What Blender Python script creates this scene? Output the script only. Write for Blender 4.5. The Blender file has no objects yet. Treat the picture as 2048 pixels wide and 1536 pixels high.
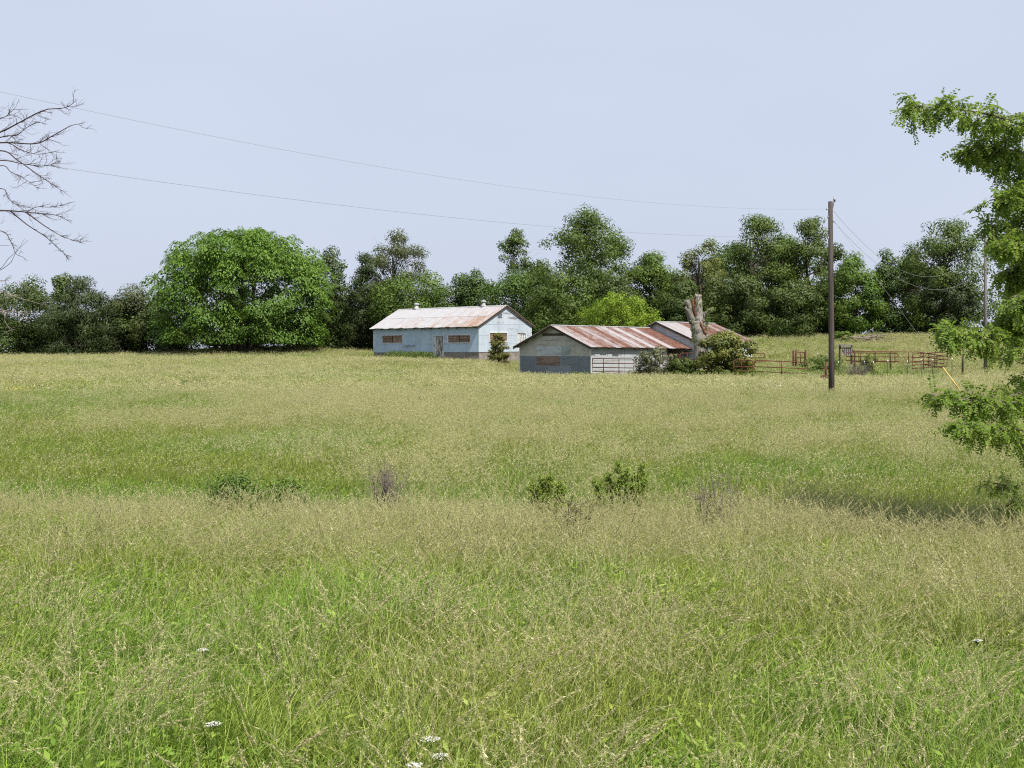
import bpy, math, random
import numpy as np
from mathutils import Vector
PI = math.pi
rng = np.random.default_rng(7)
random.seed(7)

# ------------------------------------------------------------------ camera, sky, sun, exposure
S = bpy.context.scene
COL = S.collection
F, CX, H0 = 2800.0, 1024.0, 768.0            # focal length in photo pixels, principal point
cam = bpy.data.cameras.new('camera'); camo = bpy.data.objects.new('camera', cam); COL.objects.link(camo)
camo.location = (0, 0, 0); camo.rotation_euler = (math.radians(90), 0, 0)
cam.sensor_width = 36; cam.lens = 36 * F / 2048; cam.clip_start = .1; cam.clip_end = 6000
S.camera = camo
SUN_EL, SUN_AZ = math.radians(54), math.radians(145)   # azimuth clockwise from +Y (view direction)
W = bpy.data.worlds.new('World'); S.world = W; W.use_nodes = True
wn = W.node_tree.nodes; wl = W.node_tree.links; wn.clear()
sky = wn.new('ShaderNodeTexSky'); sky.sky_type = 'NISHITA'; sky.sun_disc = False
sky.sun_elevation = SUN_EL; sky.sun_rotation = SUN_AZ
sky.air_density = 1.0; sky.dust_density = 4.0; sky.ozone_density = 1.5; sky.altitude = 200
veil = wn.new('ShaderNodeMixRGB'); veil.blend_type = 'MIX'; veil.inputs[0].default_value = .86
veil.inputs[2].default_value = (4.78, 5.2, 6.3, 1)   # even high haze, in the sky's own units
tcw = wn.new('ShaderNodeTexCoord'); nzw = wn.new('ShaderNodeTexNoise'); nzw.inputs['Scale'].default_value = 2.2; nzw.inputs['Detail'].default_value = 3
mpw = wn.new('ShaderNodeMapping'); mpw.inputs['Scale'].default_value = (1, 1, 2.4); wl.new(tcw.outputs['Generated'], mpw.inputs[0]); wl.new(mpw.outputs[0], nzw.inputs['Vector'])
rgw = wn.new('ShaderNodeMapRange'); wl.new(nzw.outputs['Fac'], rgw.inputs[0])       # thin uneven high cloud
for k_, v_ in enumerate((.3, .7, .78, .93)): rgw.inputs[k_ + 1].default_value = v_
wl.new(rgw.outputs[0], veil.inputs[0])
bg = wn.new('ShaderNodeBackground'); bg.inputs[1].default_value = .10
wo = wn.new('ShaderNodeOutputWorld')
wl.new(sky.outputs[0], veil.inputs[1]); wl.new(veil.outputs[0], bg.inputs[0]); wl.new(bg.outputs[0], wo.inputs[0])
sl = bpy.data.lights.new('sun', 'SUN'); sl.energy = 5.0; sl.angle = math.radians(1.2); sl.color = (1, .955, .88)
so = bpy.data.objects.new('sun', sl); COL.objects.link(so)
sd = Vector((math.sin(SUN_AZ) * math.cos(SUN_EL), math.cos(SUN_AZ) * math.cos(SUN_EL), math.sin(SUN_EL)))
so.rotation_euler = sd.to_track_quat('Z', 'Y').to_euler(); so.location = (20, -20, 40)
vs = S.view_settings; vs.view_transform = 'Standard'; vs.look = 'None'; vs.exposure = 0.5; vs.gamma = 1; vs.use_curve_mapping = False
S.cycles.max_bounces = 6; S.cycles.diffuse_bounces = 3; S.cycles.transmission_bounces = 3; S.cycles.glossy_bounces = 2
S.cycles.transparent_max_bounces = 4
S.cycles.use_denoising = False; S.cycles.pixel_filter_type = 'BLACKMAN_HARRIS'; S.cycles.filter_width = 1.15

# ------------------------------------------------------------------ mesh helpers
def at(px, row, Y):
    return np.array([(px - CX) / F * Y, Y, (H0 - row) / F * Y])

def mesh_np(name, V, faces, rnd=None, col=None, smooth=None):
    V = np.asarray(V, np.float32).reshape(-1, 3)
    me = bpy.data.meshes.new(name)
    me.vertices.add(len(V)); me.vertices.foreach_set('co', V.ravel())
    groups = [np.asarray(f, np.int32) for f in faces if len(f)]
    nl = sum(g.size for g in groups); nf = sum(len(g) for g in groups)
    me.loops.add(nl); me.polygons.add(nf)
    me.loops.foreach_set('vertex_index', np.concatenate([g.ravel() for g in groups]))
    starts, k = [], 0
    for g in groups:
        starts.append(k + np.arange(len(g)) * g.shape[1]); k += g.size
    me.polygons.foreach_set('loop_start', np.concatenate(starts).astype(np.int32))
    if rnd is not None:
        at_ = me.attributes.new('rnd', 'FLOAT', 'FACE'); at_.data.foreach_set('value', np.asarray(rnd, np.float32))
    if col is not None:
        at_ = me.attributes.new('kind', 'FLOAT', 'FACE'); at_.data.foreach_set('value', np.asarray(col, np.float32))
    me.polygons.foreach_set('use_smooth', np.zeros(nf, bool) if smooth is None else np.asarray(smooth, bool))
    me.update(calc_edges=True)
    return me

class MB:
    """collects quads and triangles for one mesh"""
    def __init__(s): s.v = []; s.q = []; s.t = []; s.n = 0; s.rq = []; s.rt = []; s.sq = []
    def add(s, V, q=(), t=(), r=None, sm=False):
        V = np.asarray(V, float).reshape(-1, 3); s.v.append(V)
        r = random.random() if r is None else r
        if len(q): q = np.asarray(q, int); s.q.append(q + s.n); s.rq.append(np.broadcast_to(np.asarray(r, float), (len(q),))); s.sq.append(np.full(len(q), sm))
        if len(t): t = np.asarray(t, int); s.t.append(t + s.n); s.rt.append(np.broadcast_to(np.asarray(r, float), (len(t),)))
        s.n += len(V)
    def box(s, o, a, b, c, r=None):
        """box from corner o along three edge vectors"""
        o, a, b, c = (np.asarray(k, float) for k in (o, a, b, c))
        V = [o, o + a, o + a + b, o + b, o + c, o + a + c, o + a + b + c, o + b + c]
        q = np.array([[3, 2, 1, 0], [4, 5, 6, 7], [0, 1, 5, 4], [1, 2, 6, 5], [2, 3, 7, 6], [3, 0, 4, 7]])
        if np.dot(np.cross(a, b), c) < 0: q = q[:, ::-1]
        s.add(V, q, r=r)
    def beam(s, p, q, w, h=None, up=(0, 0, 1), r=None):
        p, q = np.asarray(p, float), np.asarray(q, float); h = h or w
        d = q - p; n = np.cross(d, up)
        if np.linalg.norm(n) < 1e-6: n = np.cross(d, (1, 0, 0))
        n = n / np.linalg.norm(n); m = np.cross(n, d); m /= np.linalg.norm(m)
        s.box(p - n * w / 2 - m * h / 2, d, n * w, m * h, r)
    def tube(s, P, R, k=6, cap=True, r=None):
        P = np.asarray(P, float); n = len(P); R = np.broadcast_to(np.asarray(R, float), (n,))
        T = np.gradient(P, axis=0); T /= np.linalg.norm(T, axis=1)[:, None] + 1e-12
        ref = np.array([0, 0, 1.]) if abs(T[:, 2]).mean() < .8 else np.array([1., 0, 0])
        A = np.cross(T, ref); A /= np.linalg.norm(A, axis=1)[:, None] + 1e-12
        B = np.cross(T, A)
        th = np.arange(k) / k * 2 * PI
        V = P[:, None] + R[:, None, None] * (np.cos(th)[None, :, None] * A[:, None] + np.sin(th)[None, :, None] * B[:, None])
        i = np.arange(n - 1)[:, None] * k; j = np.arange(k)[None]
        q = np.stack([i + j, i + (j + 1) % k, i + k + (j + 1) % k, i + k + j], -1).reshape(-1, 4)
        V = V.reshape(-1, 3); t = []
        if cap:
            V = np.vstack([V, P[:1], P[-1:]]); b = n * k
            t = [[b, (j_ + 1) % k, j_] for j_ in range(k)] + [[b + 1, (n - 1) * k + j_, (n - 1) * k + (j_ + 1) % k] for j_ in range(k)]
        s.add(V, q, t, r, True)
    def mesh(s, name):
        r = (s.rq + s.rt)
        fs = ([np.vstack(s.q)] if s.q else []) + ([np.vstack(s.t)] if s.t else [])
        return mesh_np(name, np.vstack(s.v), fs, np.concatenate(r), None, np.concatenate(s.sq + [np.zeros(sum(len(k) for k in s.t), bool)]))
    def build(s, name, mat, parent=None, origin=None):
        me = s.mesh(name); return link(name, me, mat, parent, origin)

def link(name, me, mat, parent=None, origin=None):
    o = bpy.data.objects.new(name, me)
    if mat is not None and len(me.materials) == 0: me.materials.append(mat)
    COL.objects.link(o)
    if parent is not None: o.parent = parent
    if origin is not None: o.location = origin
    return o
def tag(o, label=None, cat=None, group=None, kind=None):
    for k, v in (('label', label), ('category', cat), ('group', group), ('kind', kind)):
        if v: o[k] = v
    return o
def thing(name, label, cat, loc=(0, 0, 0), group=None):
    o = bpy.data.objects.new(name, None); COL.objects.link(o); o.location = tuple(loc); o.empty_display_size = .3
    return tag(o, label, cat, group)
def spline(P, n=6):
    """Catmull-Rom through points"""
    P = np.asarray(P, float)
    if len(P) < 3: return np.array([P[0] + (P[-1] - P[0]) * t for t in np.linspace(0, 1, n + 1)])
    Q = np.vstack([2 * P[0] - P[1], P, 2 * P[-1] - P[-2]]); out = []
    for i in range(len(P) - 1):
        a, b, c, d = Q[i:i + 4]
        for t in np.arange(n) / n:
            out.append(.5 * (2 * b + (c - a) * t + (2 * a - 5 * b + 4 * c - d) * t * t + (3 * b - a - 3 * c + d) * t ** 3))
    out.append(P[-1]); return np.array(out)

def vnoise(x, y, seed=0, size=64):
    g = np.random.default_rng(1000 + seed).random((size, size))
    xi, yi = np.floor(x).astype(int), np.floor(y).astype(int); fx, fy = x - xi, y - yi
    fx = fx * fx * (3 - 2 * fx); fy = fy * fy * (3 - 2 * fy)
    G = lambda i, j: g[i % size, j % size]
    return (G(xi, yi) * (1 - fx) + G(xi + 1, yi) * fx) * (1 - fy) + (G(xi, yi + 1) * (1 - fx) + G(xi + 1, yi + 1) * fx) * fy
def fbm(x, y, seed=0, o=3):
    s, a, n = 0, .5, 0
    for k in range(o): s = s + a * vnoise(x * 2 ** k, y * 2 ** k, seed + k); n += a; a *= .5
    return s / n

# ------------------------------------------------------------------ terrain
KY = np.array([-60, 0, 6, 12, 17, 20, 22.5, 26, 32, 40, 53, 66, 82, 100, 110, 119, 135, 150, 165, 190, 300, 700, 3000.])
KT = (np.array([-400, 0, 650, 960, 1035, 1300, 1500, 1900, 2400]) - 1024) / F
ZC = {  # depth: heights per column knot
    -60: -2.6, 0: -2.42, 6: -2.4, 12: -2.38, 17: -2.33, 20: -2.36, 22.5: -2.52, 26: -2.40, 32: -2.12, 40: -1.80, 53: -1.28,
    66: -.80, 82: [-.25, -.2, -.2, -.28, -.32, -.35, -.35, -.35, -.35], 100: [.45, .5, .50, .30, .15, .10, .12, .12, .2],
    110: [.8, .9, 1.0, .80, .28, .26, .62, .7, .7], 119: [1.25, 1.38, 1.50, 1.38, .50, 1.0, 1.6, 1.7, 1.7],
    135: [1.9, 2.0, 2.15, 2.22, 2.1, 3.0, 3.4, 3.6, 3.5], 150: [2.4, 2.62, 3.05, 3.15, 3.5, 4.4, 4.75, 4.95, 4.8],
    165: [2.6, 2.9, 4.1, 4.2, 4.3, 4.6, 4.9, 5.05, 4.9], 190: [2.2, 2.5, 3.4, 3.6, 3.6, 3.7, 3.9, 3.9, 3.8], 300: -6, 700: -18, 3000: -40}
ZT = np.array([np.broadcast_to(np.array(ZC[k], float), (9,)) for k in KY])
def hermite_coef(x, y):
    d = np.diff(y, axis=0) / np.diff(x)[:, None]; m = np.zeros_like(y)
    m[0], m[-1] = d[0], d[-1]
    h = np.diff(x)[:, None]; w1 = 2 * h[1:] + h[:-1]; w2 = h[1:] + 2 * h[:-1]
    ok = d[:-1] * d[1:] > 0
    with np.errstate(divide='ignore', invalid='ignore'):
        mm = (w1 + w2) / (w1 / d[:-1] + w2 / d[1:])
    m[1:-1] = np.where(ok, mm, 0); return m
MT = hermite_coef(KY, ZT)
def ground(X, Y):
    X, Y = np.asarray(X, float), np.asarray(Y, float)
    t = np.clip(X / np.maximum(Y, 14.), KT[0], KT[-1])
    w = np.clip((55 - Y) / 30, 0, 1)
    Yw = np.clip(Y + 6.8 * np.clip(t, -.45, .45) * w, KY[0], KY[-1])
    i = np.clip(np.searchsorted(KY, Yw) - 1, 0, len(KY) - 2); h = KY[i + 1] - KY[i]; s = ((Yw - KY[i]) / h)
    j = np.clip(np.searchsorted(KT, t) - 1, 0, 7); u = (t - KT[j]) / (KT[j + 1] - KT[j]); u = u * u * (3 - 2 * u)
    def hz(jj):
        s2, s3 = s * s, s ** 3
        return (2 * s3 - 3 * s2 + 1) * ZT[i, jj] + (s3 - 2 * s2 + s) * h * MT[i, jj] + (-2 * s3 + 3 * s2) * ZT[i + 1, jj] + (s3 - s2) * h * MT[i + 1, jj]
    z = hz(j) * (1 - u) + hz(j + 1) * u
    return z + (fbm(X / 9 + 50, Y / 9 + 50, 3, 3) - .5) * .16 * np.clip(Y / 40, .6, 1.6)
def g1(X, Y): return float(ground(np.array([X]), np.array([Y]))[0])
def on_ground(px, Y):
    X = (px - CX) / F * Y; return np.array([X, Y, g1(X, Y)])

# ------------------------------------------------------------------ materials
def nodes_of(name):
    m = bpy.data.materials.new(name); m.use_nodes = True; nt = m.node_tree; nt.nodes.clear()
    out = nt.nodes.new('ShaderNodeOutputMaterial')
    return m, nt, out
def N(nt, typ, **kw):
    n = nt.nodes.new(typ)
    for k, v in kw.items(): setattr(n, k, v)
    return n
def noise(nt, vec, scale, detail=4, rough=.6, dist=0):
    n = N(nt, 'ShaderNodeTexNoise'); n.inputs['Scale'].default_value = scale; n.inputs['Detail'].default_value = detail
    n.inputs['Roughness'].default_value = rough; n.inputs['Distortion'].default_value = dist
    if vec is not None: nt.links.new(vec, n.inputs['Vector'])
    return n.outputs['Fac']
def ramp(nt, fac, stops):
    n = N(nt, 'ShaderNodeValToRGB'); cr = n.color_ramp
    while len(cr.elements) < len(stops): cr.elements.new(.5)
    for e, (p, c) in zip(cr.elements, stops):
        e.position = p; e.color = tuple(c) + (1,) if len(c) == 3 else c
    nt.links.new(fac, n.inputs[0]); return n.outputs[0]
def mix(nt, fac, a, b, blend='MIX'):
    n = N(nt, 'ShaderNodeMixRGB', blend_type=blend)
    for i, v in enumerate((fac, a, b)):
        if hasattr(v, 'is_linked') or hasattr(v, 'links'): nt.links.new(v, n.inputs[i])
        elif i == 0: n.inputs[0].default_value = v
        else: n.inputs[i].default_value = tuple(v) + (1,)
    return n.outputs[0]
def mth(nt, op, a, b=0.5, clamp=False):
    n = N(nt, 'ShaderNodeMath', operation=op, use_clamp=clamp)
    for i, v in enumerate((a, b)):
        if hasattr(v, 'links'): nt.links.new(v, n.inputs[i])
        else: n.inputs[i].default_value = v
    return n.outputs[0]
def maprange(nt, v, a, b, c=0, d=1):
    n = N(nt, 'ShaderNodeMapRange'); nt.links.new(v, n.inputs[0])
    for i, k in enumerate((a, b, c, d)): n.inputs[i + 1].default_value = k
    return n.outputs[0]
def attr(nt, name, typ='GEOMETRY'):
    n = N(nt, 'ShaderNodeAttribute', attribute_name=name, attribute_type=typ); return n.outputs['Fac']
def mapping(nt, vec, scale):
    n = N(nt, 'ShaderNodeMapping'); n.inputs['Scale'].default_value = scale; nt.links.new(vec, n.inputs[0]); return n.outputs[0]
def principled(nt, out, col, rough=.8, spec=.3, metal=0, bump=None, bstr=.3, bdist=.02):
    p = N(nt, 'ShaderNodeBsdfPrincipled')
    if hasattr(col, 'links'): nt.links.new(col, p.inputs['Base Color'])
    else: p.inputs['Base Color'].default_value = tuple(col) + (1,)
    if hasattr(rough, 'links'): nt.links.new(rough, p.inputs['Roughness'])
    else: p.inputs['Roughness'].default_value = rough
    p.inputs['Specular IOR Level'].default_value = spec; p.inputs['Metallic'].default_value = metal
    if bump is not None:
        b = N(nt, 'ShaderNodeBump'); b.inputs['Strength'].default_value = bstr; b.inputs['Distance'].default_value = bdist
        nt.links.new(bump, b.inputs['Height']); nt.links.new(b.outputs[0], p.inputs['Normal'])
    if out is not None: nt.links.new(p.outputs[0], out.inputs[0])
    return p
def leaf_mat(name, dark, mid, light, trans=.35, spec=.25, rough=.55):
    m, nt, out = nodes_of(name)
    r = attr(nt, 'rnd')
    c = ramp(nt, r, [(0, dark), (.5, mid), (1, light)])
    tc = N(nt, 'ShaderNodeTexCoord')
    big = noise(nt, tc.outputs['Object'], .9, 3)
    c = mix(nt, maprange(nt, big, .3, .7, 0, .35), c, light)
    oi = N(nt, 'ShaderNodeObjectInfo')
    hs = N(nt, 'ShaderNodeHueSaturation'); nt.links.new(c, hs.inputs['Color'])
    nt.links.new(maprange(nt, oi.outputs['Random'], 0, 1, .488, .512), hs.inputs['Hue'])
    nt.links.new(maprange(nt, oi.outputs['Random'], 0, 1, .9, 1.12), hs.inputs['Value'])
    c = hs.outputs[0]
    p = principled(nt, None, c, rough, spec)
    t = N(nt, 'ShaderNodeBsdfTranslucent'); nt.links.new(mix(nt, .5, c, (.10, .16, .01), 'ADD'), t.inputs[0])
    ms = N(nt, 'ShaderNodeMixShader'); ms.inputs[0].default_value = trans
    nt.links.new(p.outputs[0], ms.inputs[1]); nt.links.new(t.outputs[0], ms.inputs[2]); nt.links.new(ms.outputs[0], out.inputs[0])
    return m
def flat_mat(name, a, b, scale=3, stretch=(1, 1, 1), rough=.85, spec=.2, bstr=.2, bdist=.01, metal=0):
    m, nt, out = nodes_of(name)
    tc = N(nt, 'ShaderNodeTexCoord'); v = mapping(nt, tc.outputs['Object'], stretch)
    n = noise(nt, v, scale, 6, .65)
    r = attr(nt, 'rnd')
    c = mix(nt, maprange(nt, n, .32, .68), a, b)
    c = mix(nt, 1.0, c, ramp(nt, r, [(0, (.72, .72, .72)), (1, (1.1, 1.1, 1.1))]), 'MULTIPLY')
    principled(nt, out, c, rough, spec, metal, n, bstr, bdist)
    return m
M = {}
M['leaf_locust'] = leaf_mat('leaf_locust', (.074, .142, .020), (.142, .245, .033), (.27, .36, .05), .45)
M['leaf_round'] = leaf_mat('leaf_round', (.052, .098, .016), (.092, .160, .022), (.155, .225, .030), .25)
M['leaf_mid'] = leaf_mat('leaf_mid', (.036, .068, .014), (.068, .114, .020), (.118, .165, .030), .22)
M['leaf_fresh'] = leaf_mat('leaf_fresh', (.044, .084, .017), (.082, .138, .022), (.150, .200, .030), .25)
M['leaf_dark'] = leaf_mat('leaf_dark', (.030, .056, .014), (.054, .090, .020), (.092, .130, .028), .15)
M['leaf_cedar'] = leaf_mat('leaf_cedar', (.025, .044, .016), (.042, .068, .021), (.072, .094, .029), .10)
M['leaf_brown'] = leaf_mat('leaf_brown', (.030, .046, .015), (.054, .074, .022), (.100, .106, .034), .15)
M['leaf_bright'] = leaf_mat('leaf_bright', (.078, .138, .012), (.150, .238, .018), (.25, .335, .026), .28)
M['leaf_yellow'] = leaf_mat('leaf_yellow', (.066, .090, .022), (.115, .140, .034), (.19, .19, .055), .3)
M['leaf_airy'] = leaf_mat('leaf_airy', (.050, .070, .026), (.086, .110, .040), (.14, .16, .07), .3)
M['leaf_olive'] = leaf_mat('leaf_olive', (.052, .076, .018), (.104, .128, .028), (.21, .19, .042), .2)
M['leaf_grey'] = leaf_mat('leaf_grey', (.060, .076, .034), (.115, .128, .062), (.18, .18, .10), .2)
M['leaf_weed'] = leaf_mat('leaf_weed', (.050, .095, .015), (.090, .150, .021), (.155, .21, .032), .3)
M['leaf_sapling'] = leaf_mat('leaf_sapling', (.085, .150, .018), (.155, .245, .030), (.24, .31, .045), .3)
M['bark'] = flat_mat('bark', (.045, .036, .028), (.12, .10, .08), 6, (1, 1, .25))
M['bark_pale'] = flat_mat('bark_pale', (.16, .13, .10), (.34, .29, .24), 6, (1, 1, .25))
M['bark_dead'] = flat_mat('bark_dead', (.055, .040, .037), (.105, .080, .072), 9, (1, 1, 1))
M['snag'] = flat_mat('snag', (.13, .118, .10), (.31, .285, .25), 5, (3, 3, .35), bstr=.8, bdist=.05)
M['rotten'] = flat_mat('rotten', (.07, .032, .02), (.24, .11, .058), 5, (3, 3, .5), bstr=.8, bdist=.05)
M['pole_wood'] = flat_mat('pole_wood', (.042, .034, .030), (.105, .088, .078), 5, (4, 4, .12), bstr=.4)
M['pole_grey'] = flat_mat('pole_grey', (.11, .10, .095), (.19, .175, .165), 5, (4, 4, .12))
M['old_wood'] = flat_mat('old_wood', (.14, .125, .11), (.30, .28, .26), 4, (1, 1, .5), bstr=.4)
M['dark_wood'] = flat_mat('dark_wood', (.035, .026, .020), (.10, .075, .055), 4, (1, 1, .3))
M['post_red'] = flat_mat('post_red', (.05, .022, .015), (.13, .055, .035), 5, (1, 1, .4))
M['window_board'] = flat_mat('window_board', (.15, .09, .065), (.40, .30, .24), 4, (2, 2, 1))
M['interior_dark'] = flat_mat('interior_dark', (.02, .018, .016), (.05, .045, .04), 2)  # near-black colour stands in for the shade indoors
M['foundation'] = flat_mat('foundation', (.17, .14, .115), (.34, .31, .28), 3, bstr=.5, bdist=.03)
M['rust_pipe'] = flat_mat('rust_pipe', (.070, .022, .014), (.135, .050, .031), 6, rough=.75)
M['steel'] = flat_mat('steel', (.20, .21, .22), (.34, .35, .36), 8, rough=.5, metal=.3)
M['ceramic'] = flat_mat('ceramic', (.30, .30, .31), (.42, .42, .43), 8, rough=.3)
M['galv'] = flat_mat('galv', (.30, .30, .30), (.46, .46, .46), 3, rough=.5)
M['wire'] = flat_mat('wire', (.22, .22, .23), (.34, .34, .36), 8, rough=.5)
M['guy_yellow'] = flat_mat('guy_yellow', (.42, .29, .075), (.54, .39, .13), 4, rough=.5)
M['post_green'] = flat_mat('post_green', (.03, .055, .035), (.06, .09, .06), 6)
M['post_white'] = flat_mat('post_white', (.6, .6, .58), (.78, .78, .75), 6)
M['petal'] = flat_mat('petal', (.68, .68, .62), (.85, .85, .80), 20)
M['stem'] = flat_mat('stem', (.05, .10, .02), (.10, .16, .04), 9)
M['twig_grey'] = flat_mat('twig_grey', (.11, .085, .075), (.24, .20, .18), 9)
M['petal_yellow'] = flat_mat('petal_yellow', (.45, .42, .03), (.60, .55, .06), 20)

def paint_mat(name, paint, wood, wear, streak=(.35, .35, 2.2), scale=1.4):
    m, nt, out = nodes_of(name)
    tc = N(nt, 'ShaderNodeTexCoord'); oi = N(nt, 'ShaderNodeObjectInfo')
    v = mapping(nt, tc.outputs['Object'], streak)
    a = noise(nt, v, scale, 8, .72, .3); b = noise(nt, tc.outputs['Object'], 5, 5, .7)
    w = mth(nt, 'ADD', mth(nt, 'MULTIPLY', a, .75), mth(nt, 'MULTIPLY', b, .25))
    w = mth(nt, 'ADD', w, mth(nt, 'MULTIPLY', mth(nt, 'SUBTRACT', oi.outputs['Random'], .5), .10))
    f = maprange(nt, w, wear, wear + .05)
    pc = mix(nt, maprange(nt, noise(nt, tc.outputs['Object'], .6, 5, .7), .35, .65), paint, tuple(k * .78 for k in paint))
    pc = mix(nt, maprange(nt, oi.outputs['Random'], 0, 1, 0, .18), pc, (.42, .42, .40))
    stain = maprange(nt, noise(nt, mapping(nt, tc.outputs['Object'], (2.5, 2.5, .25)), 1.5, 5, .7), .5, .75, 0, .45)
    pc = mix(nt, stain, pc, tuple(k * .6 for k in paint))
    c = mix(nt, f, pc, wood)
    principled(nt, out, c, .75, .25, 0, f, -.25, .006)
    return m
M['paint_blue_shade'] = paint_mat('paint_blue_shade', (.43, .555, .68), (.20, .24, .28), .57)  # pale blue paint; bluish shade of the long wall put into the colour
M['paint_blue_sun'] = paint_mat('paint_blue_sun', (.42, .48, .54), (.19, .19, .20), .575)  # copy of the wall paint, whitened for the sunlit gable
M['paint_door'] = paint_mat('paint_door', (.62, .64, .64), (.15, .125, .11), .485, (2.2, 2.2, .5), 2.2)
M['paint_shed'] = paint_mat('paint_shed', (.37, .39, .40), (.27, .25, .23), .52)
M['sheet_tan'] = paint_mat('sheet_tan', (.43, .43, .37), (.22, .21, .18), .55)
M['sheet_pale'] = paint_mat('sheet_pale', (.48, .53, .55), (.28, .29, .28), .56)
M['sheet_green'] = paint_mat('sheet_green', (.33, .39, .36), (.20, .22, .20), .56)
M['sheet_slate'] = paint_mat('sheet_slate', (.150, .180, .215), (.11, .12, .14), .56)
M['sheet_blue'] = paint_mat('sheet_blue', (.20, .24, .285), (.14, .15, .17), .56)
M['sheet_rust'] = paint_mat('sheet_rust', (.24, .15, .095), (.14, .105, .085), .5)
M['trim_white'] = paint_mat('trim_white', (.68, .70, .70), (.25, .23, .2), .55)

def roof_mat(name, bright, rusta, rustb):
    """object colour r = how rusty the sheet is"""
    m, nt, out = nodes_of(name)
    tc = N(nt, 'ShaderNodeTexCoord'); oi = N(nt, 'ShaderNodeObjectInfo')
    sep = N(nt, 'ShaderNodeSeparateColor'); nt.links.new(oi.outputs['Color'], sep.inputs[0])
    uv = attrv = N(nt, 'ShaderNodeAttribute', attribute_name='sheet').outputs['Vector']   # x across, y down the slope
    off = N(nt, 'ShaderNodeVectorMath', operation='ADD')
    sc = N(nt, 'ShaderNodeVectorMath', operation='SCALE'); nt.links.new(oi.outputs['Location'], sc.inputs[0]); sc.inputs['Scale'].default_value = .0
    cmb = N(nt, 'ShaderNodeCombineXYZ'); nt.links.new(mth(nt, 'MULTIPLY', oi.outputs['Random'], 37), cmb.inputs[2])
    nt.links.new(uv, off.inputs[0]); nt.links.new(cmb.outputs[0], off.inputs[1])
    st = noise(nt, mapping(nt, off.outputs[0], (5.5, .55, 1)), 1.3, 6, .7, .2)
    bl = noise(nt, off.outputs[0], 1.7, 6, .75)
    w = mth(nt, 'ADD', mth(nt, 'MULTIPLY', st, .6), mth(nt, 'MULTIPLY', bl, .4))
    w = mth(nt, 'ADD', w, mth(nt, 'SUBTRACT', sep.outputs[0], .5))
    f = maprange(nt, w, .40, .64)
    b2 = mix(nt, maprange(nt, bl, .3, .7), bright, tuple(k * .82 for k in bright))
    rust = mix(nt, maprange(nt, noise(nt, off.outputs[0], 4, 5, .7), .35, .65), rusta, rustb)
    c = mix(nt, f, b2, rust)
    principled(nt, out, c, maprange(nt, f, 0, 1, .45, .85), .3, 0, st, .15, .01)
    return m
M['roof_pale'] = roof_mat('roof_pale', (.385, .38, .39), (.20, .105, .058), (.33, .225, .155))
M['roof_red'] = roof_mat('roof_red', (.40, .365, .36), (.095, .036, .026), (.205, .105, .070))

# ------------------------------------------------------------------ ground sheet
def ground_sheet():
    xs = np.unique(np.concatenate([np.linspace(-1600, -120, 16), np.linspace(-120, 120, 161), np.linspace(120, 1600, 16)]))
    ys = np.unique(np.concatenate([np.linspace(-60, 0, 10), np.linspace(0, 60, 121), np.linspace(60, 200, 141), np.linspace(200, 400, 21), np.linspace(400, 3000, 20)]))
    X, Y = np.meshgrid(xs, ys); Z = ground(X.ravel(), Y.ravel())
    V = np.stack([X.ravel(), Y.ravel(), Z], 1); nx = len(xs)
    i, j = np.meshgrid(np.arange(len(ys) - 1), np.arange(nx - 1), indexing='ij')
    a = (i * nx + j).ravel(); q = np.stack([a, a + 1, a + nx + 1, a + nx], 1)
    me = mesh_np('ground', V, [q], np.full(len(q), .5)); me.polygons.foreach_set('use_smooth', np.ones(len(q), bool))
    m, nt, out = nodes_of('soil_thatch')
    tc = N(nt, 'ShaderNodeTexCoord')
    n = noise(nt, tc.outputs['Object'], .25, 8, .7); n2 = noise(nt, tc.outputs['Object'], 9, 5, .7)
    c = mix(nt, maprange(nt, n, .35, .65), (.030, .040, .012), (.060, .062, .022))
    c = mix(nt, maprange(nt, n2, .3, .7), c, (.09, .085, .035))
    principled(nt, out, c, .95, .1, 0, n2, .6, .1)
    o = link('ground', me, m); tag(o, kind='structure')
ground_sheet()

# ------------------------------------------------------------------ old buildings
class Frame:
    """building axes: u along the long wall, w across the gable, z up"""
    def __init__(s, c, a, b): s.c, s.a, s.b, s.z = np.array(c), np.array(a), np.array(b), np.array([0, 0, 1.])
    def p(s, u, w, z): return s.a * u + s.b * w + s.z * z            # relative to the root
    def u_of(s, px, w=0, z=0):
        o = s.c + s.b * w; t = (px - CX) / F; return (t * o[1] - o[0]) / (s.a[0] - t * s.a[1])
    def w_of(s, px, u=0):
        o = s.c + s.a * u; t = (px - CX) / F; return (t * o[1] - o[0]) / (s.b[0] - t * s.b[1])
    def z_of(s, row, u, w):
        q = s.c + s.a * u + s.b * w; return (H0 - row) / F * q[1] - q[2]
def cut(rect, holes):
    rs = [rect]
    for (a0, a1, b0, b1) in holes:
        nr = []
        for (x0, x1, y0, y1) in rs:
            if a1 <= x0 or a0 >= x1 or b1 <= y0 or b0 >= y1: nr.append((x0, x1, y0, y1)); continue
            if a0 > x0: nr.append((x0, a0, y0, y1))
            if a1 < x1: nr.append((a1, x1, y0, y1))
            m0, m1 = max(x0, a0), min(x1, a1)
            if b0 > y0: nr.append((m0, m1, y0, b0))
            if b1 < y1: nr.append((m0, m1, b1, y1))
        rs = nr
    return [r for r in rs if r[1] - r[0] > .004 and r[3] - r[2] > .004]
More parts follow.
